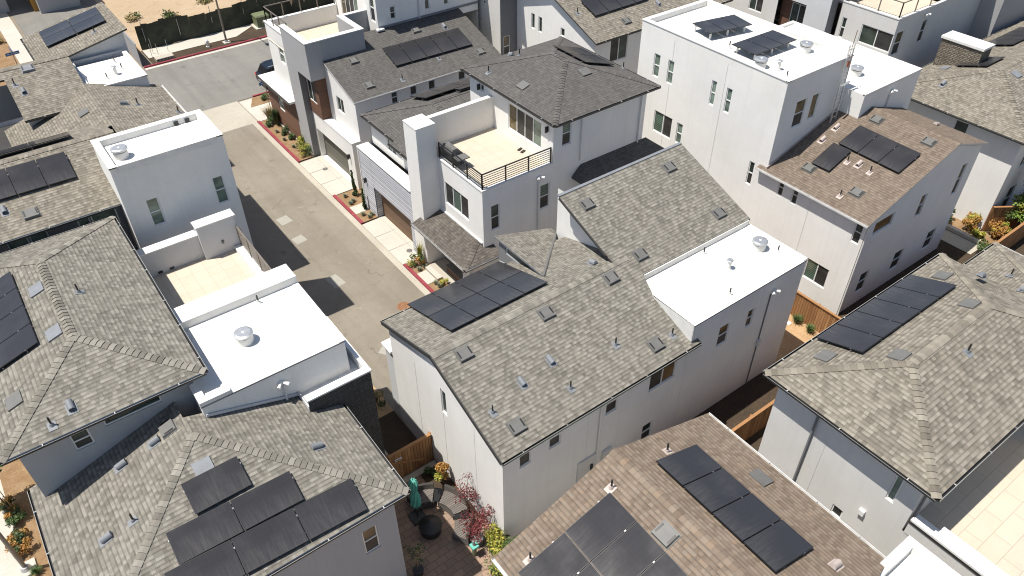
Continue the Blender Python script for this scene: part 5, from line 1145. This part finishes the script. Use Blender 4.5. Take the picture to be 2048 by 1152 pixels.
t = thing('metal_fence', 'grey corrugated metal fence panel at the street corner by the shingled house', 'fence', (11.5, 68.2, 0))
m = MB(); y = 67.9; i = 0
while y < 73: m.poly([(11.45 + .05 * (i % 2), y, 0), (11.45 + .05 * ((i + 1) % 2), y + .12, 0), (11.45 + .05 * ((i + 1) % 2), y + .12, 1.9), (11.45 + .05 * (i % 2), y, 1.9)], 'grey'); y += .12; i += 1
m.build('sheet', t); m = MB(); m.box(11.42, 11.52, 67.85, 73, 1.9, 1.96, 'galv'); m.build('top_rail', t)

# ================================================================ street things
t = thing('street_lamp', 'tall thin grey street lamp on the sidewalk beside the red kerb', 'street lamp', (19.0, 68.5, 0))
m = MB(); m.cyl((19.0, 68.5, .12), (19.0, 68.5, 7.5), .09, .055, 'pole', 12); m.build('pole', t); m = MB(); m.box(18.7, 19.3, 68.2, 68.8, 0, .06, 'concw'); m.cyl((19, 68.5, .06), (19, 68.5, .2), .17, .13, 'galv', 12); m.build('base', t)
m = MB(); m.bar((19, 68.5, 7.4), (19, 67.2, 7.6), .06, .06, 'pole'); m.box(18.85, 19.15, 66.7, 67.3, 7.52, 7.64, 'galv'); m.build('lamp_head', t)
t = thing('street_lamp', 'brown lamp post with round base rising from the bark bed at lower left', 'street lamp', (-5.90,23.80,0.00))
q = (-5.90,23.80,0.00)
m = MB(); m.cyl((q[0], q[1], .2), (q[0], q[1], 6.5), .08, .06, 'pole', 12); m.build('pole', t); m = MB(); m.box(q[0] - .35, q[0] + .35, q[1] - .35, q[1] + .35, 0, .12, 'concw'); m.cyl((q[0], q[1], .12), (q[0], q[1], .3), .2, .14, 'galv', 16); m.build('base', t)
t = thing('transformer', 'olive green utility transformer box on a concrete pad by the sidewalk', 'utility box', (23.0, 70.1, 0))
m = MB(); m.prism([(22.45, 69.6, .12), (23.65, 69.6, .12), (23.65, 70.7, .12), (22.45, 70.7, .12)], [(22.45, 69.6, 1.05), (23.65, 69.6, 1.05), (23.65, 70.7, 1.05), (22.45, 70.7, 1.05)], 'green'); m.build('cabinet', t)
m = MB(); m.prism([(22.4, 69.55, 1.05), (23.7, 69.55, 1.05), (23.7, 70.75, 1.05), (22.4, 70.75, 1.05)], [(22.5, 69.65, 1.17), (23.6, 69.65, 1.17), (23.6, 70.65, 1.17), (22.5, 70.65, 1.17)], 'green'); m.build('lid', t)
m = MB(); m.box(22.2, 23.9, 69.4, 70.9, 0, .12, 'concw'); m.build('pad', t); m = MB(); m.box(22.95, 23.15, 69.595, 69.6, .5, .68, 'mwhite'); m.build('notice', t)
t = thing('fire_hydrant', 'small white fire hydrant in the dark strip by the red kerb', 'fire hydrant', (17.34,68.53,0.00))
q = (17.34,68.53,0.00)
m = MB(); m.cyl((q[0], q[1], 0), (q[0], q[1], .55), .12, .11, 'mwhite', 12); m.cyl((q[0], q[1], .55), (q[0], q[1], .7), .13, .04, 'mwhite', 12); m.cyl((q[0] - .22, q[1], .42), (q[0] + .22, q[1], .42), .06, .06, 'mwhite', 10); m.cyl((q[0], q[1], 0), (q[0], q[1], .06), .17, .17, 'mwhite', 12); m.build('body', t)
t = thing('utility_pad', 'sand coloured pipe pad with upright rods near the red kerb', 'utility box', (13.4, 68.4, 0))
m = MB(); m.box(12.7, 14.2, 67.9, 68.6, 0, .28, 'conc'); m.build('pad', t); m = MB()
for k in range(5): m.cyl((12.85 + k * .28, 67.85, .2), (12.85 + k * .28, 68.1, .2), .06, .06, 'fascia', 8)
for x, y, z in ((12.7, 69.2, 1.2), (13.3, 69.5, 1.0), (14.2, 69.6, 1.1), (13.0, 69.9, 1.4)): m.cyl((x, y, 0), (x, y, z), .02, .02, 'galv', 6)
m.build('rods', t)
def sign(x, y, rot, label, h=2.6):
    t = thing('street_sign', label, 'street sign', (x, y, 0)); m = MB(); m.cyl((x, y, 0), (x, y, h + .3), .03, .03, 'pole', 8); m.build('pole', t)
    for k, (a, zz) in enumerate(((rot, h), (rot + math.pi / 2, h + .28))):
        d = Vector((math.cos(a), math.sin(a), 0)); n = Vector((-d.y, d.x, 0)); c = Vector((x, y, zz))
        m = MB(); m.obox(c, d * .5, n * .012, Z3 * .12, 'signblue'); o = m.build('blade', t); m = MB()
        for i in range(9):
            if i == 2: continue
            for sd in (-1, 1): m.obox(c + d * (-.34 + .088 * i) + n * .014 * sd, d * random.uniform(.016, .032), n * .001, Z3 * random.uniform(.035, .05), 'mwhite')
        m.build('lettering', o)
sign(16.75, 53.3, .35, 'blue street name sign on a thin pole beside grasses at the alley corner')
sign(2.9, 70.2, .1, 'blue street name sign at the far left edge above the planted strip')
# parked car
def car(loc, rot, label):
    t = thing('parked_car', label, 'car', loc); t.rotation_euler = (0, 0, rot)
    off = Vector(loc); keep = []
    def bm(m, name, par): 
        m.v = [(v[0] + off.x, v[1] + off.y, v[2] + off.z) for v in m.v]; return m.build(name, par, False)
    # body sections along x (length), profile half-width w, z
    secs = [(-2.35, .82, .45, .72), (-2.3, .90, .28, 1.0), (-1.9, .95, .22, 1.08), (-1.0, .96, .22, 1.08), (0, .96, .22, 1.06), (1.0, .96, .22, 1.04), (1.7, .93, .24, .98), (2.25, .84, .3, .85), (2.4, .7, .42, .66)]
    m = MB(); prev = None
    for x, wd, zb, ztp in secs:
        ring = [(x, -wd * .9, zb), (x, -wd, (zb + ztp) / 2), (x, -wd * .96, ztp - .1), (x, -wd * .82, ztp), (x, wd * .82, ztp), (x, wd * .96, ztp - .1), (x, wd, (zb + ztp) / 2), (x, wd * .9, zb)]
        if prev:
            for i in range(8): m.poly([prev[i], prev[(i + 1) % 8], ring[(i + 1) % 8], ring[i]], 'car')
        else: m.poly(ring, 'car')
        prev = ring
    m.poly(prev[::-1], 'car'); bm(m, 'body', t)
    cab = [(-2.15, .74, 1.02), (-1.8, .70, 1.58), (-1.2, .70, 1.68), (.2, .70, 1.68), (.75, .70, 1.58), (1.35, .76, 1.0)]
    g = MB(); r = MB()
    for (x0, w0, z0), (x1, w1, z1) in zip(cab, cab[1:]):
        mt = 'carglass' if abs(z1 - z0) > .3 else 'car'
        r.poly([(x0, -w0, z0), (x1, -w1, z1), (x1, w1, z1), (x0, w0, z0)], mt)
    for sd in (-1, 1):
        g.poly([(-2.05, sd * .86, 1.02), (1.3, sd * .86, 1.0), (.72, sd * .70, 1.56), (.2, sd * .70, 1.66), (-1.2, sd * .70, 1.66), (-1.8, sd * .70, 1.56)], 'carglass')
        for x in (-1.15, -.2): g.obox((x, sd * .80, 1.3), (.05, 0, 0), (0, .02, 0), (0, -sd * .07, .3), 'car')
    bm(r, 'roof', t); bm(g, 'side_windows', t)
    m = MB(); m.box(-1.1, .2, -.45, .45, 1.683, 1.69, 'carglass'); 
    for sd in (-1, 1): m.box(-1.7, .5, sd * .62 - .02, sd * .62 + .02, 1.7, 1.74, 'galv')
    bm(m, 'roof_rails', t)
    for x in (-1.45, 1.5):
        for sd in (-1, 1):
            m = MB(); m.cyl((x, sd * .97, .36), (x, sd * .74, .36), .36, .36, 'tyre', 20); o = bm(m, 'wheel', t); m = MB(); m.cyl((x, sd * .985, .36), (x, sd * .96, .36), .22, .22, 'alu', 10); bm(m, 'rim', o) if 0 else m
            m.v = [(v[0] + off.x, v[1] + off.y, v[2] + off.z) for v in m.v]; m.build('rim', o)
    for sd in (-1, 1):
        m = MB(); m.obox((-2.3, sd * .72, .86), (.05, 0, 0), (0, .14, 0), (0, 0, .07), 'redlight'); bm(m, 'tail_light', t)
        m = MB(); m.obox((2.22, sd * .66, .72), (.06, 0, 0), (0, .16, 0), (0, 0, .06), 'mwhite'); bm(m, 'headlight', t)
        m = MB(); m.obox((.85, sd * 1.02, 1.05), (.08, 0, 0), (0, .08, 0), (0, 0, .06), 'car'); bm(m, 'wing_mirror', t)
    m = MB(); m.obox((-2.36, 0, .62), (.01, 0, 0), (0, .22, 0), (0, 0, .06), 'mwhite'); bm(m, 'number_plate', t)
    return t
car((20.3, 58.2, 0), 0.02, 'dark blue sport utility car parked at the kerb by the street sign')

# ================================================================ plants
def leaves(mb, c, r, n, mat, size=.06, flat=.8, upb=0.0):
    c = Vector(c)
    for i in range(n):
        d = Vector((random.gauss(0, 1), random.gauss(0, 1), random.gauss(0, 1) * flat)).normalized() * r * (random.random() ** .45)
        p = c + d
        u = Vector((random.gauss(0, 1), random.gauss(0, 1), random.gauss(0, .6) + upb)).normalized(); v = u.orthogonal().normalized(); v = (v + u.cross(v) * random.uniform(-1, 1)).normalized(); v = (v - u * v.dot(u)).normalized()
        s = size * random.uniform(.6, 1.4)
        mb.poly([p - u * s, p - v * s * .5, p + u * s, p + v * s * .5], mat)
def shrub(name, cat, loc, r, hgt, mats, n, label, size=.05, group=None, shape='mound'):
    x, y, z = loc; r *= 1.15; hgt *= 1.15; t = thing(name, label, cat, (x, y, z), group); m = MB()
    k = max(4, int(r * 16)) if shape == 'mound' else 12
    for i in range(k):
        a = random.random() * 6.28; rr = r * random.uniform(.1, .75)
        cz = z + hgt * (random.uniform(.25, .8) if shape == 'mound' else (i + .5) / k)
        if shape == 'cone': rr = r * random.uniform(0, .3) * (1.1 - (i + .5) / k)
        leaves(m, (x + math.cos(a) * rr, y + math.sin(a) * rr, cz), r * random.uniform(.3, .5) * (1 if shape == 'mound' else (1.15 - (i + .5) / k)), n // k, random.choice(mats), size, .8 if shape == 'mound' else 1.4, 0 if shape == 'mound' else 1.0)
    m.build('foliage', t)
    s = MB()
    for i in range(4):
        a = i * 1.6 + .3; s.cyl((x, y, z - .02), (x + math.cos(a) * r * .4, y + math.sin(a) * r * .4, z + hgt * .6), .015, .006, 'bark', 5)
    s.build('stem', t); return t
def tuft(name, cat, loc, r, hgt, mat, n, label, group=None, wd=.012):
    x, y, z = loc; t = thing(name, label, cat, (x, y, z), group); m = MB()
    for i in range(n):
        a = random.random() * 6.28; l = hgt * random.uniform(.6, 1.1); s = Vector((math.cos(a), math.sin(a), 0)); q = s.cross(Z3) * wd * random.uniform(.7, 1.5)
        b = Vector((x, y, z)) + s * r * .15 * random.random(); lean = r * random.uniform(.3, 1.0)
        p1 = b + s * lean * .45 + Z3 * l * .65; p2 = b + s * lean + Z3 * l * random.uniform(.7, 1)
        m.poly([b - q, b + q, p1 + q * .8, p1 - q * .8], mat); m.poly([p1 - q * .8, p1 + q * .8, p2], mat)
    m.build('blades', t); return t
# alley corner bed (from the far end to the garage)
tuft('grass_clump', 'plant', (16.25, 52.3, .06), .7, 1.3, 'leaft', 260, 'tall airy tan grass at the foot of the street sign')
tuft('grass_clump', 'plant', (16.4, 51.3, .06), .55, 1.5, 'leafd', 420, 'dark upright green grass clump by the brown wood wall')
shrub('shrub', 'plant', (16.0, 51.6, .06), .5, .5, ['leaf', 'leafd'], 900, 'low spreading green shrub at the end of the red kerb')
shrub('shrub', 'plant', (16.3, 49.9, .06), .38, .45, ['leafd'], 700, 'round dark green shrub second along the brown wall bed')
shrub('shrub', 'plant', (16.35, 48.6, .06), .33, .4, ['leafd', 'leaf'], 600, 'small round dark shrub in the middle of the bark bed')
shrub('shrub', 'plant', (16.35, 47.1, .06), .58, .95, ['leafy', 'leafy', 'leaf'], 900, 'yellow flowering shrub before the brown wall and grey pillar')
shrub('shrub', 'plant', (16.2, 46.15, .06), .5, .7, ['leafy', 'leaf'], 800, 'yellow green bush at the pillar next to the olive garage driveway')
tuft('grass_clump', 'plant', (16.75, 46.6, .06), .25, 1.7, 'leafy', 90, 'thin tall yellow stems against the grey pillar')
shrub('shrub', 'plant', (17.3, 55.9, .04), .4, .45, ['leafy', 'leaf'], 500, 'yellow green shrub in the small bed at the street corner')
shrub('shrub', 'plant', (18.6, 56.1, .04), .35, .4, ['leaft', 'leafy'], 400, 'pale dry shrub beside the path near the parked car')
# bed between the driveways
shrub('conifer_shrub', 'plant', (16.55, 39.5, .06), .34, 1.65, ['leafd', 'leafd', 'leaf'], 1500, 'narrow upright green juniper by the corner of the white garage house', .06, shape='cone')
shrub('conifer_shrub', 'plant', (16.3, 37.7, .06), .30, 1.35, ['leafd', 'leaf'], 1200, 'narrow juniper beside the small path before the brown garage', .06, shape='cone')
shrub('shrub', 'plant', (17.3, 39.4, .06), .25, .4, ['leafy'], 300, 'small bright yellow shrub in the gap between the houses')
for i, (x, y) in enumerate([(15.95, 39.7), (16.1, 38.9), (15.9, 37.2), (16.35, 36.9), (16.1, 36.75), (15.85, 38.75)]):
    tuft('fescue_tuft', 'plant', (x, y, .055), .22, .26, 'leafb', 120, 'small blue grey grass tuft in the bed between the two driveways', 'blue grey tufts between the driveways')
# porch bed
tuft('grass_clump', 'plant', (16.3, 31.0, .055), .35, 1.5, 'leafy', 150, 'tall yellow stems beside the porch corner pillar')
shrub('shrub', 'plant', (15.95, 30.9, .055), .45, .7, ['leafy', 'leaf', 'leafo'], 700, 'yellow and green bush by the end of the brown garage driveway')
shrub('shrub', 'plant', (16.3, 28.6, .055), .28, .3, ['leafy'], 300, 'low yellow plant beside the porch steps')
for i, (x, y) in enumerate([(16.25, 30.45), (15.85, 30.4), (15.95, 28.85), (16.0, 28.5)]):
    tuft('fescue_tuft', 'plant', (x, y, .055), .22, .26, 'leafb', 120, 'small blue grey grass tuft beside the porch steps', 'blue grey tufts by the porch')
t = thing('bench', 'brown wooden storage bench under the porch roof', 'bench', (17.25, 28.6, 0)); m = MB(); m.box(17.0, 17.5, 27.9, 29.3, .12, .55, 'wood'); m.build('box', t); m = MB(); m.box(16.95, 17.55, 27.85, 29.35, .55, .6, 'ventgrey'); m.build('lid', t)
# side bed near the stone wall
tuft('grass_clump', 'plant', (8.6, 23.4, .02), .4, .7, 'leaft', 200, 'dry tan grass beside the stone wall and the alley'); shrub('shrub', 'plant', (9.1, 23.0, .02), .35, .9, ['leafd', 'leaft'], 500, 'thin dark twiggy shrub in the strip at the alley end')
# back yard tufts
tuft('grass_clump', 'plant', (29.37,14.88,0.00), .38, .55, 'leaf', 200, 'spiky green tuft in the bark yard, nearer the white roof house'); tuft('grass_clump', 'plant', (29.32,14.02,0.00), .36, .5, 'leaf', 190, 'spiky green tuft in the bark yard, nearer the solar panel house')
m = MB(); q = (29.01,15.10,0.00); m.cyl((q[0], q[1], 0), (q[0], q[1], .05), .15, .15, 'mwhite', 14); tag(m.build('valve_cover'), 'round white lid lying on the bark yard', 'lid')
# right edge vine and bed
t = thing('vine_tree', 'tall leafy green vine tree by the grey wall at the right edge', 'tree', (46.9, 12.4, 0)); m = MB()
for i in range(30):
    f = i / 30; leaves(m, (46.3 + math.sin(i * 1.3) * .55 + f * .9, 12.3 + math.cos(i * 2.1) * .35 - f * .5, .9 + f * 3.9), .45, 130, random.choice(['leafl', 'leaf', 'leafl', 'leafy']), .09)
m.build('crown', t); m = MB(); m.cyl((46.9, 12.4, 0), (46.8, 12.3, 2.2), .05, .035, 'bark', 7); m.cyl((46.8, 12.3, 2.2), (47.1, 11.9, 4.6), .035, .01, 'bark', 7); m.build('trunk', t)
for p, r, hh, mt, lb in (((44.1, 15.3), .45, .9, ['leafd', 'leaf'], 'green shrub at the foot of the sunlit white wall at right'), ((44.4, 14.0), .55, .9, ['leafy', 'leafo'], 'yellow orange flowering bush below the white wall'), ((44.0, 13.1), .45, .5, ['leafy'], 'low yellow green plant beside the pale planter wall'),
                     ((45.0, 12.5), .5, .9, ['leafo', 'leafy'], 'orange bush beside the short cedar fence'), ((43.0, 12.0), .6, .5, ['leaf'], 'bright green groundcover by the long cedar fence'), ((45.9, 12.6), .5, .8, ['leafo', 'leafy'], 'golden bush under the vine tree'), ((47.6, 10.6), .6, 1.2, ['leafy', 'leaf'], 'yellow green shrub beyond the cedar fence at the right edge')):
    shrub('shrub', 'plant', (p[0], p[1], 0), r, hh, mt, 900, lb, .07)
# lower left bed
for i, (q, mt) in enumerate((((-5.86,27.31,0.00), ['leafo', 'leafd']), ((-5.80,26.24,0.00), ['leafd', 'leaf']), ((-5.78,25.30,0.00), ['leafd', 'leafo']), ((-5.77,24.69,0.00), ['leafo', 'leafd']), ((-5.83,26.77,0.00), ['leafo', 'leaf']))):
    shrub('shrub', 'plant', (q[0], q[1], .03), .42, .5, mt, 800, ['reddish shrub farthest up the bark bed at far left', 'dark green shrub between reddish ones in the left bark bed', 'green and rust shrub beside the low edging at left', 'orange tinged shrub nearest the lamp post base', 'low rust shrub beside the thin tree stems at left'][i])
q = (-5.80,26.69,-0.00); t = thing('young_tree', 'young green leafed tree leaning at the far left edge', 'tree', (q[0], q[1], 0)); m = MB()
for i in range(14): leaves(m, (q[0] - .25 + random.uniform(-.5, .45), q[1] + .6 + random.uniform(-.5, .7), 2.4 + random.uniform(-.5, .8)), .38, 110, random.choice(['leaf', 'leafd', 'leafy']), .09)
m.build('crown', t); m = MB(); m.cyl((q[0], q[1], 0), (q[0] - .2, q[1] + .5, 2.4), .035, .02, 'bark', 7); m.cyl((q[0] + .1, q[1], 0), (q[0], q[1] + .4, 2.2), .02, .015, 'fencewood', 6); m.build('trunk', t)
for i, (x, y) in enumerate([(-5.5, 21.6), (-4.9, 22.6), (-5.6, 23.4), (-5.2, 16.4), (-5.5, 17.6)]): tuft('ground_tuft', 'plant', (x, y, .025), .3, .35, ['leafo', 'leaft', 'leaf', 'leafo', 'leafd'][i], 160, 'small rusty ground tuft in the left bark bed', 'rusty tufts in the left bark bed')
for i, (x, y) in enumerate([(16.75, 50.6), (15.9, 50.3), (16.7, 49.2), (15.85, 48.9), (16.7, 47.9), (15.95, 47.6)]): tuft('ground_tuft', 'plant', (x, y, .06), .22, .25, ['leaft', 'leafb'][i % 2], 110, 'small dry tuft between the shrubs of the long bark bed', 'dry tufts in the long bark bed')
# far left beds
for i, (x, y) in enumerate([(1.5, 78), (2.5, 81), (1.0, 75.5)]): shrub('shrub', 'plant', (x, y, 0), .7, .6, [['leaf', 'leafy'], ['leaft', 'leafo'], ['leafo', 'leaft']][i], 500, ['bright green shrub in the strip at the far left edge', 'tan shrub farther up the strip at the top left', 'rusty low shrub below the far left street sign'][i], .09)
for i, (x, y) in enumerate([(14, 79), (17, 77.5), (21, 79.5), (26, 77), (30, 78.5)]): shrub('shrub', 'plant', (x, y, 0), .8, .4, ['leaft', 'leaf'], 400, 'dry weed patch on the sandy lot beyond the black fence', .1, 'weed patches on the sandy lot')
# ================================================================ patio
def arc_sofa(c, r0, r1, a0, a1, label, back=True):
    t = thing('curved_sofa', label, 'sofa', (c[0] + (r0 + r1) / 2 * math.cos((a0 + a1) / 2), c[1] + (r0 + r1) / 2 * math.sin((a0 + a1) / 2), 0), 'curved sofa sections')
    def seg(ra, rb, z0, z1, mat, k=10):
        m = MB()
        for i in range(k):
            x0, x1 = a0 + (a1 - a0) * i / k, a0 + (a1 - a0) * (i + 1) / k
            P = lambda r, a, z: (c[0] + r * math.cos(a), c[1] + r * math.sin(a), z)
            m.poly([P(ra, x0, z1), P(rb, x0, z1), P(rb, x1, z1), P(ra, x1, z1)], mat); m.poly([P(ra, x0, z0), P(ra, x1, z0), P(ra, x1, z1), P(ra, x0, z1)], mat); m.poly([P(rb, x0, z0), P(rb, x0, z1), P(rb, x1, z1), P(rb, x1, z0)], mat)
        for a in (a0, a1): m.poly([P(ra, a, z0), P(rb, a, z0), P(rb, a, z1), P(ra, a, z1)], mat)
        return m
    seg(r0, r1, 0.05, .3, 'wicker').build('base', t); seg(r0 + .03, r1 - .1, .3, .43, 'cushion').build('seat_cushion', t); seg(r1 - .1, r1, .3, .75, 'wicker').build('backrest', t)
pc = (7.55, 15.95)
arc_sofa(pc, 1.0, 1.75, math.radians(52), math.radians(92), 'curved wicker sofa section in shade behind the closed teal parasol')
arc_sofa(pc, 1.0, 1.75, math.radians(-12), math.radians(36), 'curved wicker sofa section with striped grey cushion beside the white wall')
arc_sofa(pc, 1.0, 1.75, math.radians(-62), math.radians(-28), 'curved wicker sofa section beneath the red maple leaves')
for a, lb in ((44, 'small wedge glass table between the shaded and the sunlit sofa sections'), (-20, 'small wedge glass table under the red maple branches')):
    a = math.radians(a); t = thing('side_table', lb, 'table', (pc[0] + 1.35 * math.cos(a), pc[1] + 1.35 * math.sin(a), 0))
    d = Vector((math.cos(a), math.sin(a), 0)); s_ = Vector((-d.y, d.x, 0)); c = Vector((pc[0], pc[1], 0))
    m = MB(); b = [c + d * r + s_ * w_ for r, w_ in ((1.05, -.1), (1.7, -.2), (1.7, .2), (1.05, .1))]; m.prism([p + Z3 * .4 for p in b], [p + Z3 * .44 for p in b], 'carglass'); m.build('table_top', t)
    for p in b: m = MB(); m.cyl(p, p + Z3 * .4, .02, .02, 'wicker', 6); m.build('leg', t)
t = thing('fire_pit', 'round black covered fire pit with pointed lid on the patio', 'fire pit', (7.55, 15.9, 0)); m = MB(); m.cyl((7.55, 15.9, 0), (7.55, 15.9, .42), .42, .46, 'black', 28); m.build('bowl', t); m = MB(); m.cyl((7.55, 15.9, .42), (7.55, 15.9, .72), .47, .03, 'black', 28); m.build('lid', t)
t = thing('parasol', 'closed teal parasol on a square black base', 'parasol', (7.45, 16.75, 0)); m = MB(); m.box(7.15, 7.75, 16.45, 17.05, 0, .09, 'black'); m.build('base', t); m = MB(); m.cyl((7.45, 16.75, .09), (7.45, 16.75, 2.5), .025, .025, 'black', 8); m.build('pole', t)
m = MB(); k = 16; rows = [(.85, .2), (1.1, .24), (1.5, .2), (1.75, .13), (1.85, .14), (2.3, .2), (2.5, .16), (2.55, .04)]; prev = None
for z, r in rows:
    ring = [(7.45 + math.cos(6.283 * i / k + z) * r * (1 if i % 2 else .55), 16.75 + math.sin(6.283 * i / k + z) * r * (1 if i % 2 else .55), z) for i in range(k)]
    if prev: [m.poly([prev[i], prev[(i + 1) % k], ring[(i + 1) % k], ring[i]], 'teal') for i in range(k)]
    prev = ring
m.build('canopy', t)
def tree(loc, label, mats, hgt, rad, n, size, trunk=.03, cat='tree', pot=None):
    x, y, z = loc; t = thing('potted_tree' if pot else 'small_tree', label, cat, loc); m = MB(); br = MB()
    br.cyl((x, y, z), (x, y, z + hgt * .5), trunk, trunk * .7, 'bark', 7)
    for i in range(9):
        a = i * 2.4; e = Vector((x + math.cos(a) * rad * random.uniform(.4, .9), y + math.sin(a) * rad * random.uniform(.4, .9), z + hgt * random.uniform(.55, 1.0)))
        br.cyl((x, y, z + hgt * random.uniform(.25, .5)), e, trunk * .5, .006, 'bark', 5)
        leaves(m, e, rad * .42, n // 9, random.choice(mats), size, .6); leaves(m, (e + Vector((x, y, z + hgt * .6))) / 2, rad * .35, n // 14, random.choice(mats), size, .6)
    m.build('crown', t); br.build('trunk', t)
    if pot: q = MB(); q.cyl((x, y, pot[2]), (x, y, z + .02), pot[0], pot[1], pot[3], 14); q.build('pot', t)
tree((8.75, 14.35, .35), 'dark red Japanese maple in a square grey pot by the white wall', ['leafr'], 1.4, .7, 700, .04, .03, 'tree', (.24, .28, 0, 'ventgrey'))
tree((9.1, 15.5, 0), 'taller dark red maple with sparse leaves against the white wall', ['leafr'], 2.3, .5, 330, .04)
tree((6.18,14.60,0.30), 'thin sapling in a round black pot at the bottom of the patio', ['leaft', 'leafd'], 1.6, .4, 160, .04, .015, 'tree', (.18, .22, 0, 'black'))
shrub('shrub', 'plant', (9.15, 13.5, 0), .7, 1.1, ['leafy', 'leaf'], 2000, 'yellow green shrub at the corner of the white wall', .055); shrub('shrub', 'plant', (8.7, 12.5, 0), .75, 1.1, ['leaf', 'leafy'], 1400, 'leafy green shrub below the edge of the brown roof', .055)
shrub('shrub', 'plant', (8.3, 11.3, 0), .7, 1.0, ['leafy', 'leaf'], 1300, 'yellow green shrub lowest along the white edged brown roof', .055); shrub('shrub', 'plant', (9.75, 12.9, 0), .35, 1.5, ['leaf', 'leafo'], 700, 'upright green shrub beside orange fence at the wall corner', .055)
shrub('shrub', 'plant', (9.15, 17.5, 0), .36, 1.4, ['leafo', 'leafo', 'leafy', 'leafd'], 1200, 'bright orange heavenly bamboo against the white wall', .05); shrub('shrub', 'plant', (8.95, 18.2, 0), .3, .5, ['leafd'], 400, 'dark low plant between the gate and the orange shrub', .05)
m = MB(); m.box(8.3, 8.42, 13.9, 14.05, 0, .6, 'green'); m.box(8.22, 8.5, 13.82, 14.1, .6, .7, 'teal'); m.cyl((8.36, 13.97, .7), (8.36, 13.97, .95), .06, .04, 'ventlt', 8); tag(m.build('garden_ornament'), 'small teal and white garden ornament next to the maple pot', 'ornament')
m = MB(); m.box(8.35, 8.42, 16.95, 18.1, 0, .12, 'fencedark'); m.box(8.42, 9.3, 16.9, 16.98, 0, .12, 'fencedark'); tag(m.build('bed_edging'), 'low dark timber edging around the bed behind the curved sofa', 'edging')
# terrace things on house B
t = thing('barbecue', 'dark grill with closed lid on the sunny roof terrace', 'grill', (18.3, 30.0, 6.5)); m = MB(); m.box(18.0, 18.65, 29.5, 30.8, 6.5, 7.1, 'black'); m.build('cabinet', t); m = MB(); m.prism([(18.0, 29.6, 7.12), (18.6, 29.6, 7.12), (18.6, 30.6, 7.12), (18.0, 30.6, 7.12)], [(18.1, 29.65, 7.4), (18.4, 29.65, 7.4), (18.4, 30.55, 7.4), (18.1, 30.55, 7.4)], 'ventgrey'); m.build('lid', t); m = MB(); m.box(17.95, 18.7, 29.0, 29.5, 7.04, 7.1, 'ventgrey'); m.build('side_shelf', t)
for i, p in enumerate(((21.80,28.85,6.50),(21.79,28.56,6.50))):
    q = Vector(p); m = MB(); m.obox((q.x, q.y, 6.53), Vector((.14, .05, 0)), Vector((-.03, .06, 0)), (0, 0, .03), 'black'); tag(m.build('shoe'), 'black shoe lying on the roof terrace by the glass doors', 'shoe', 'pair of shoes on the terrace')
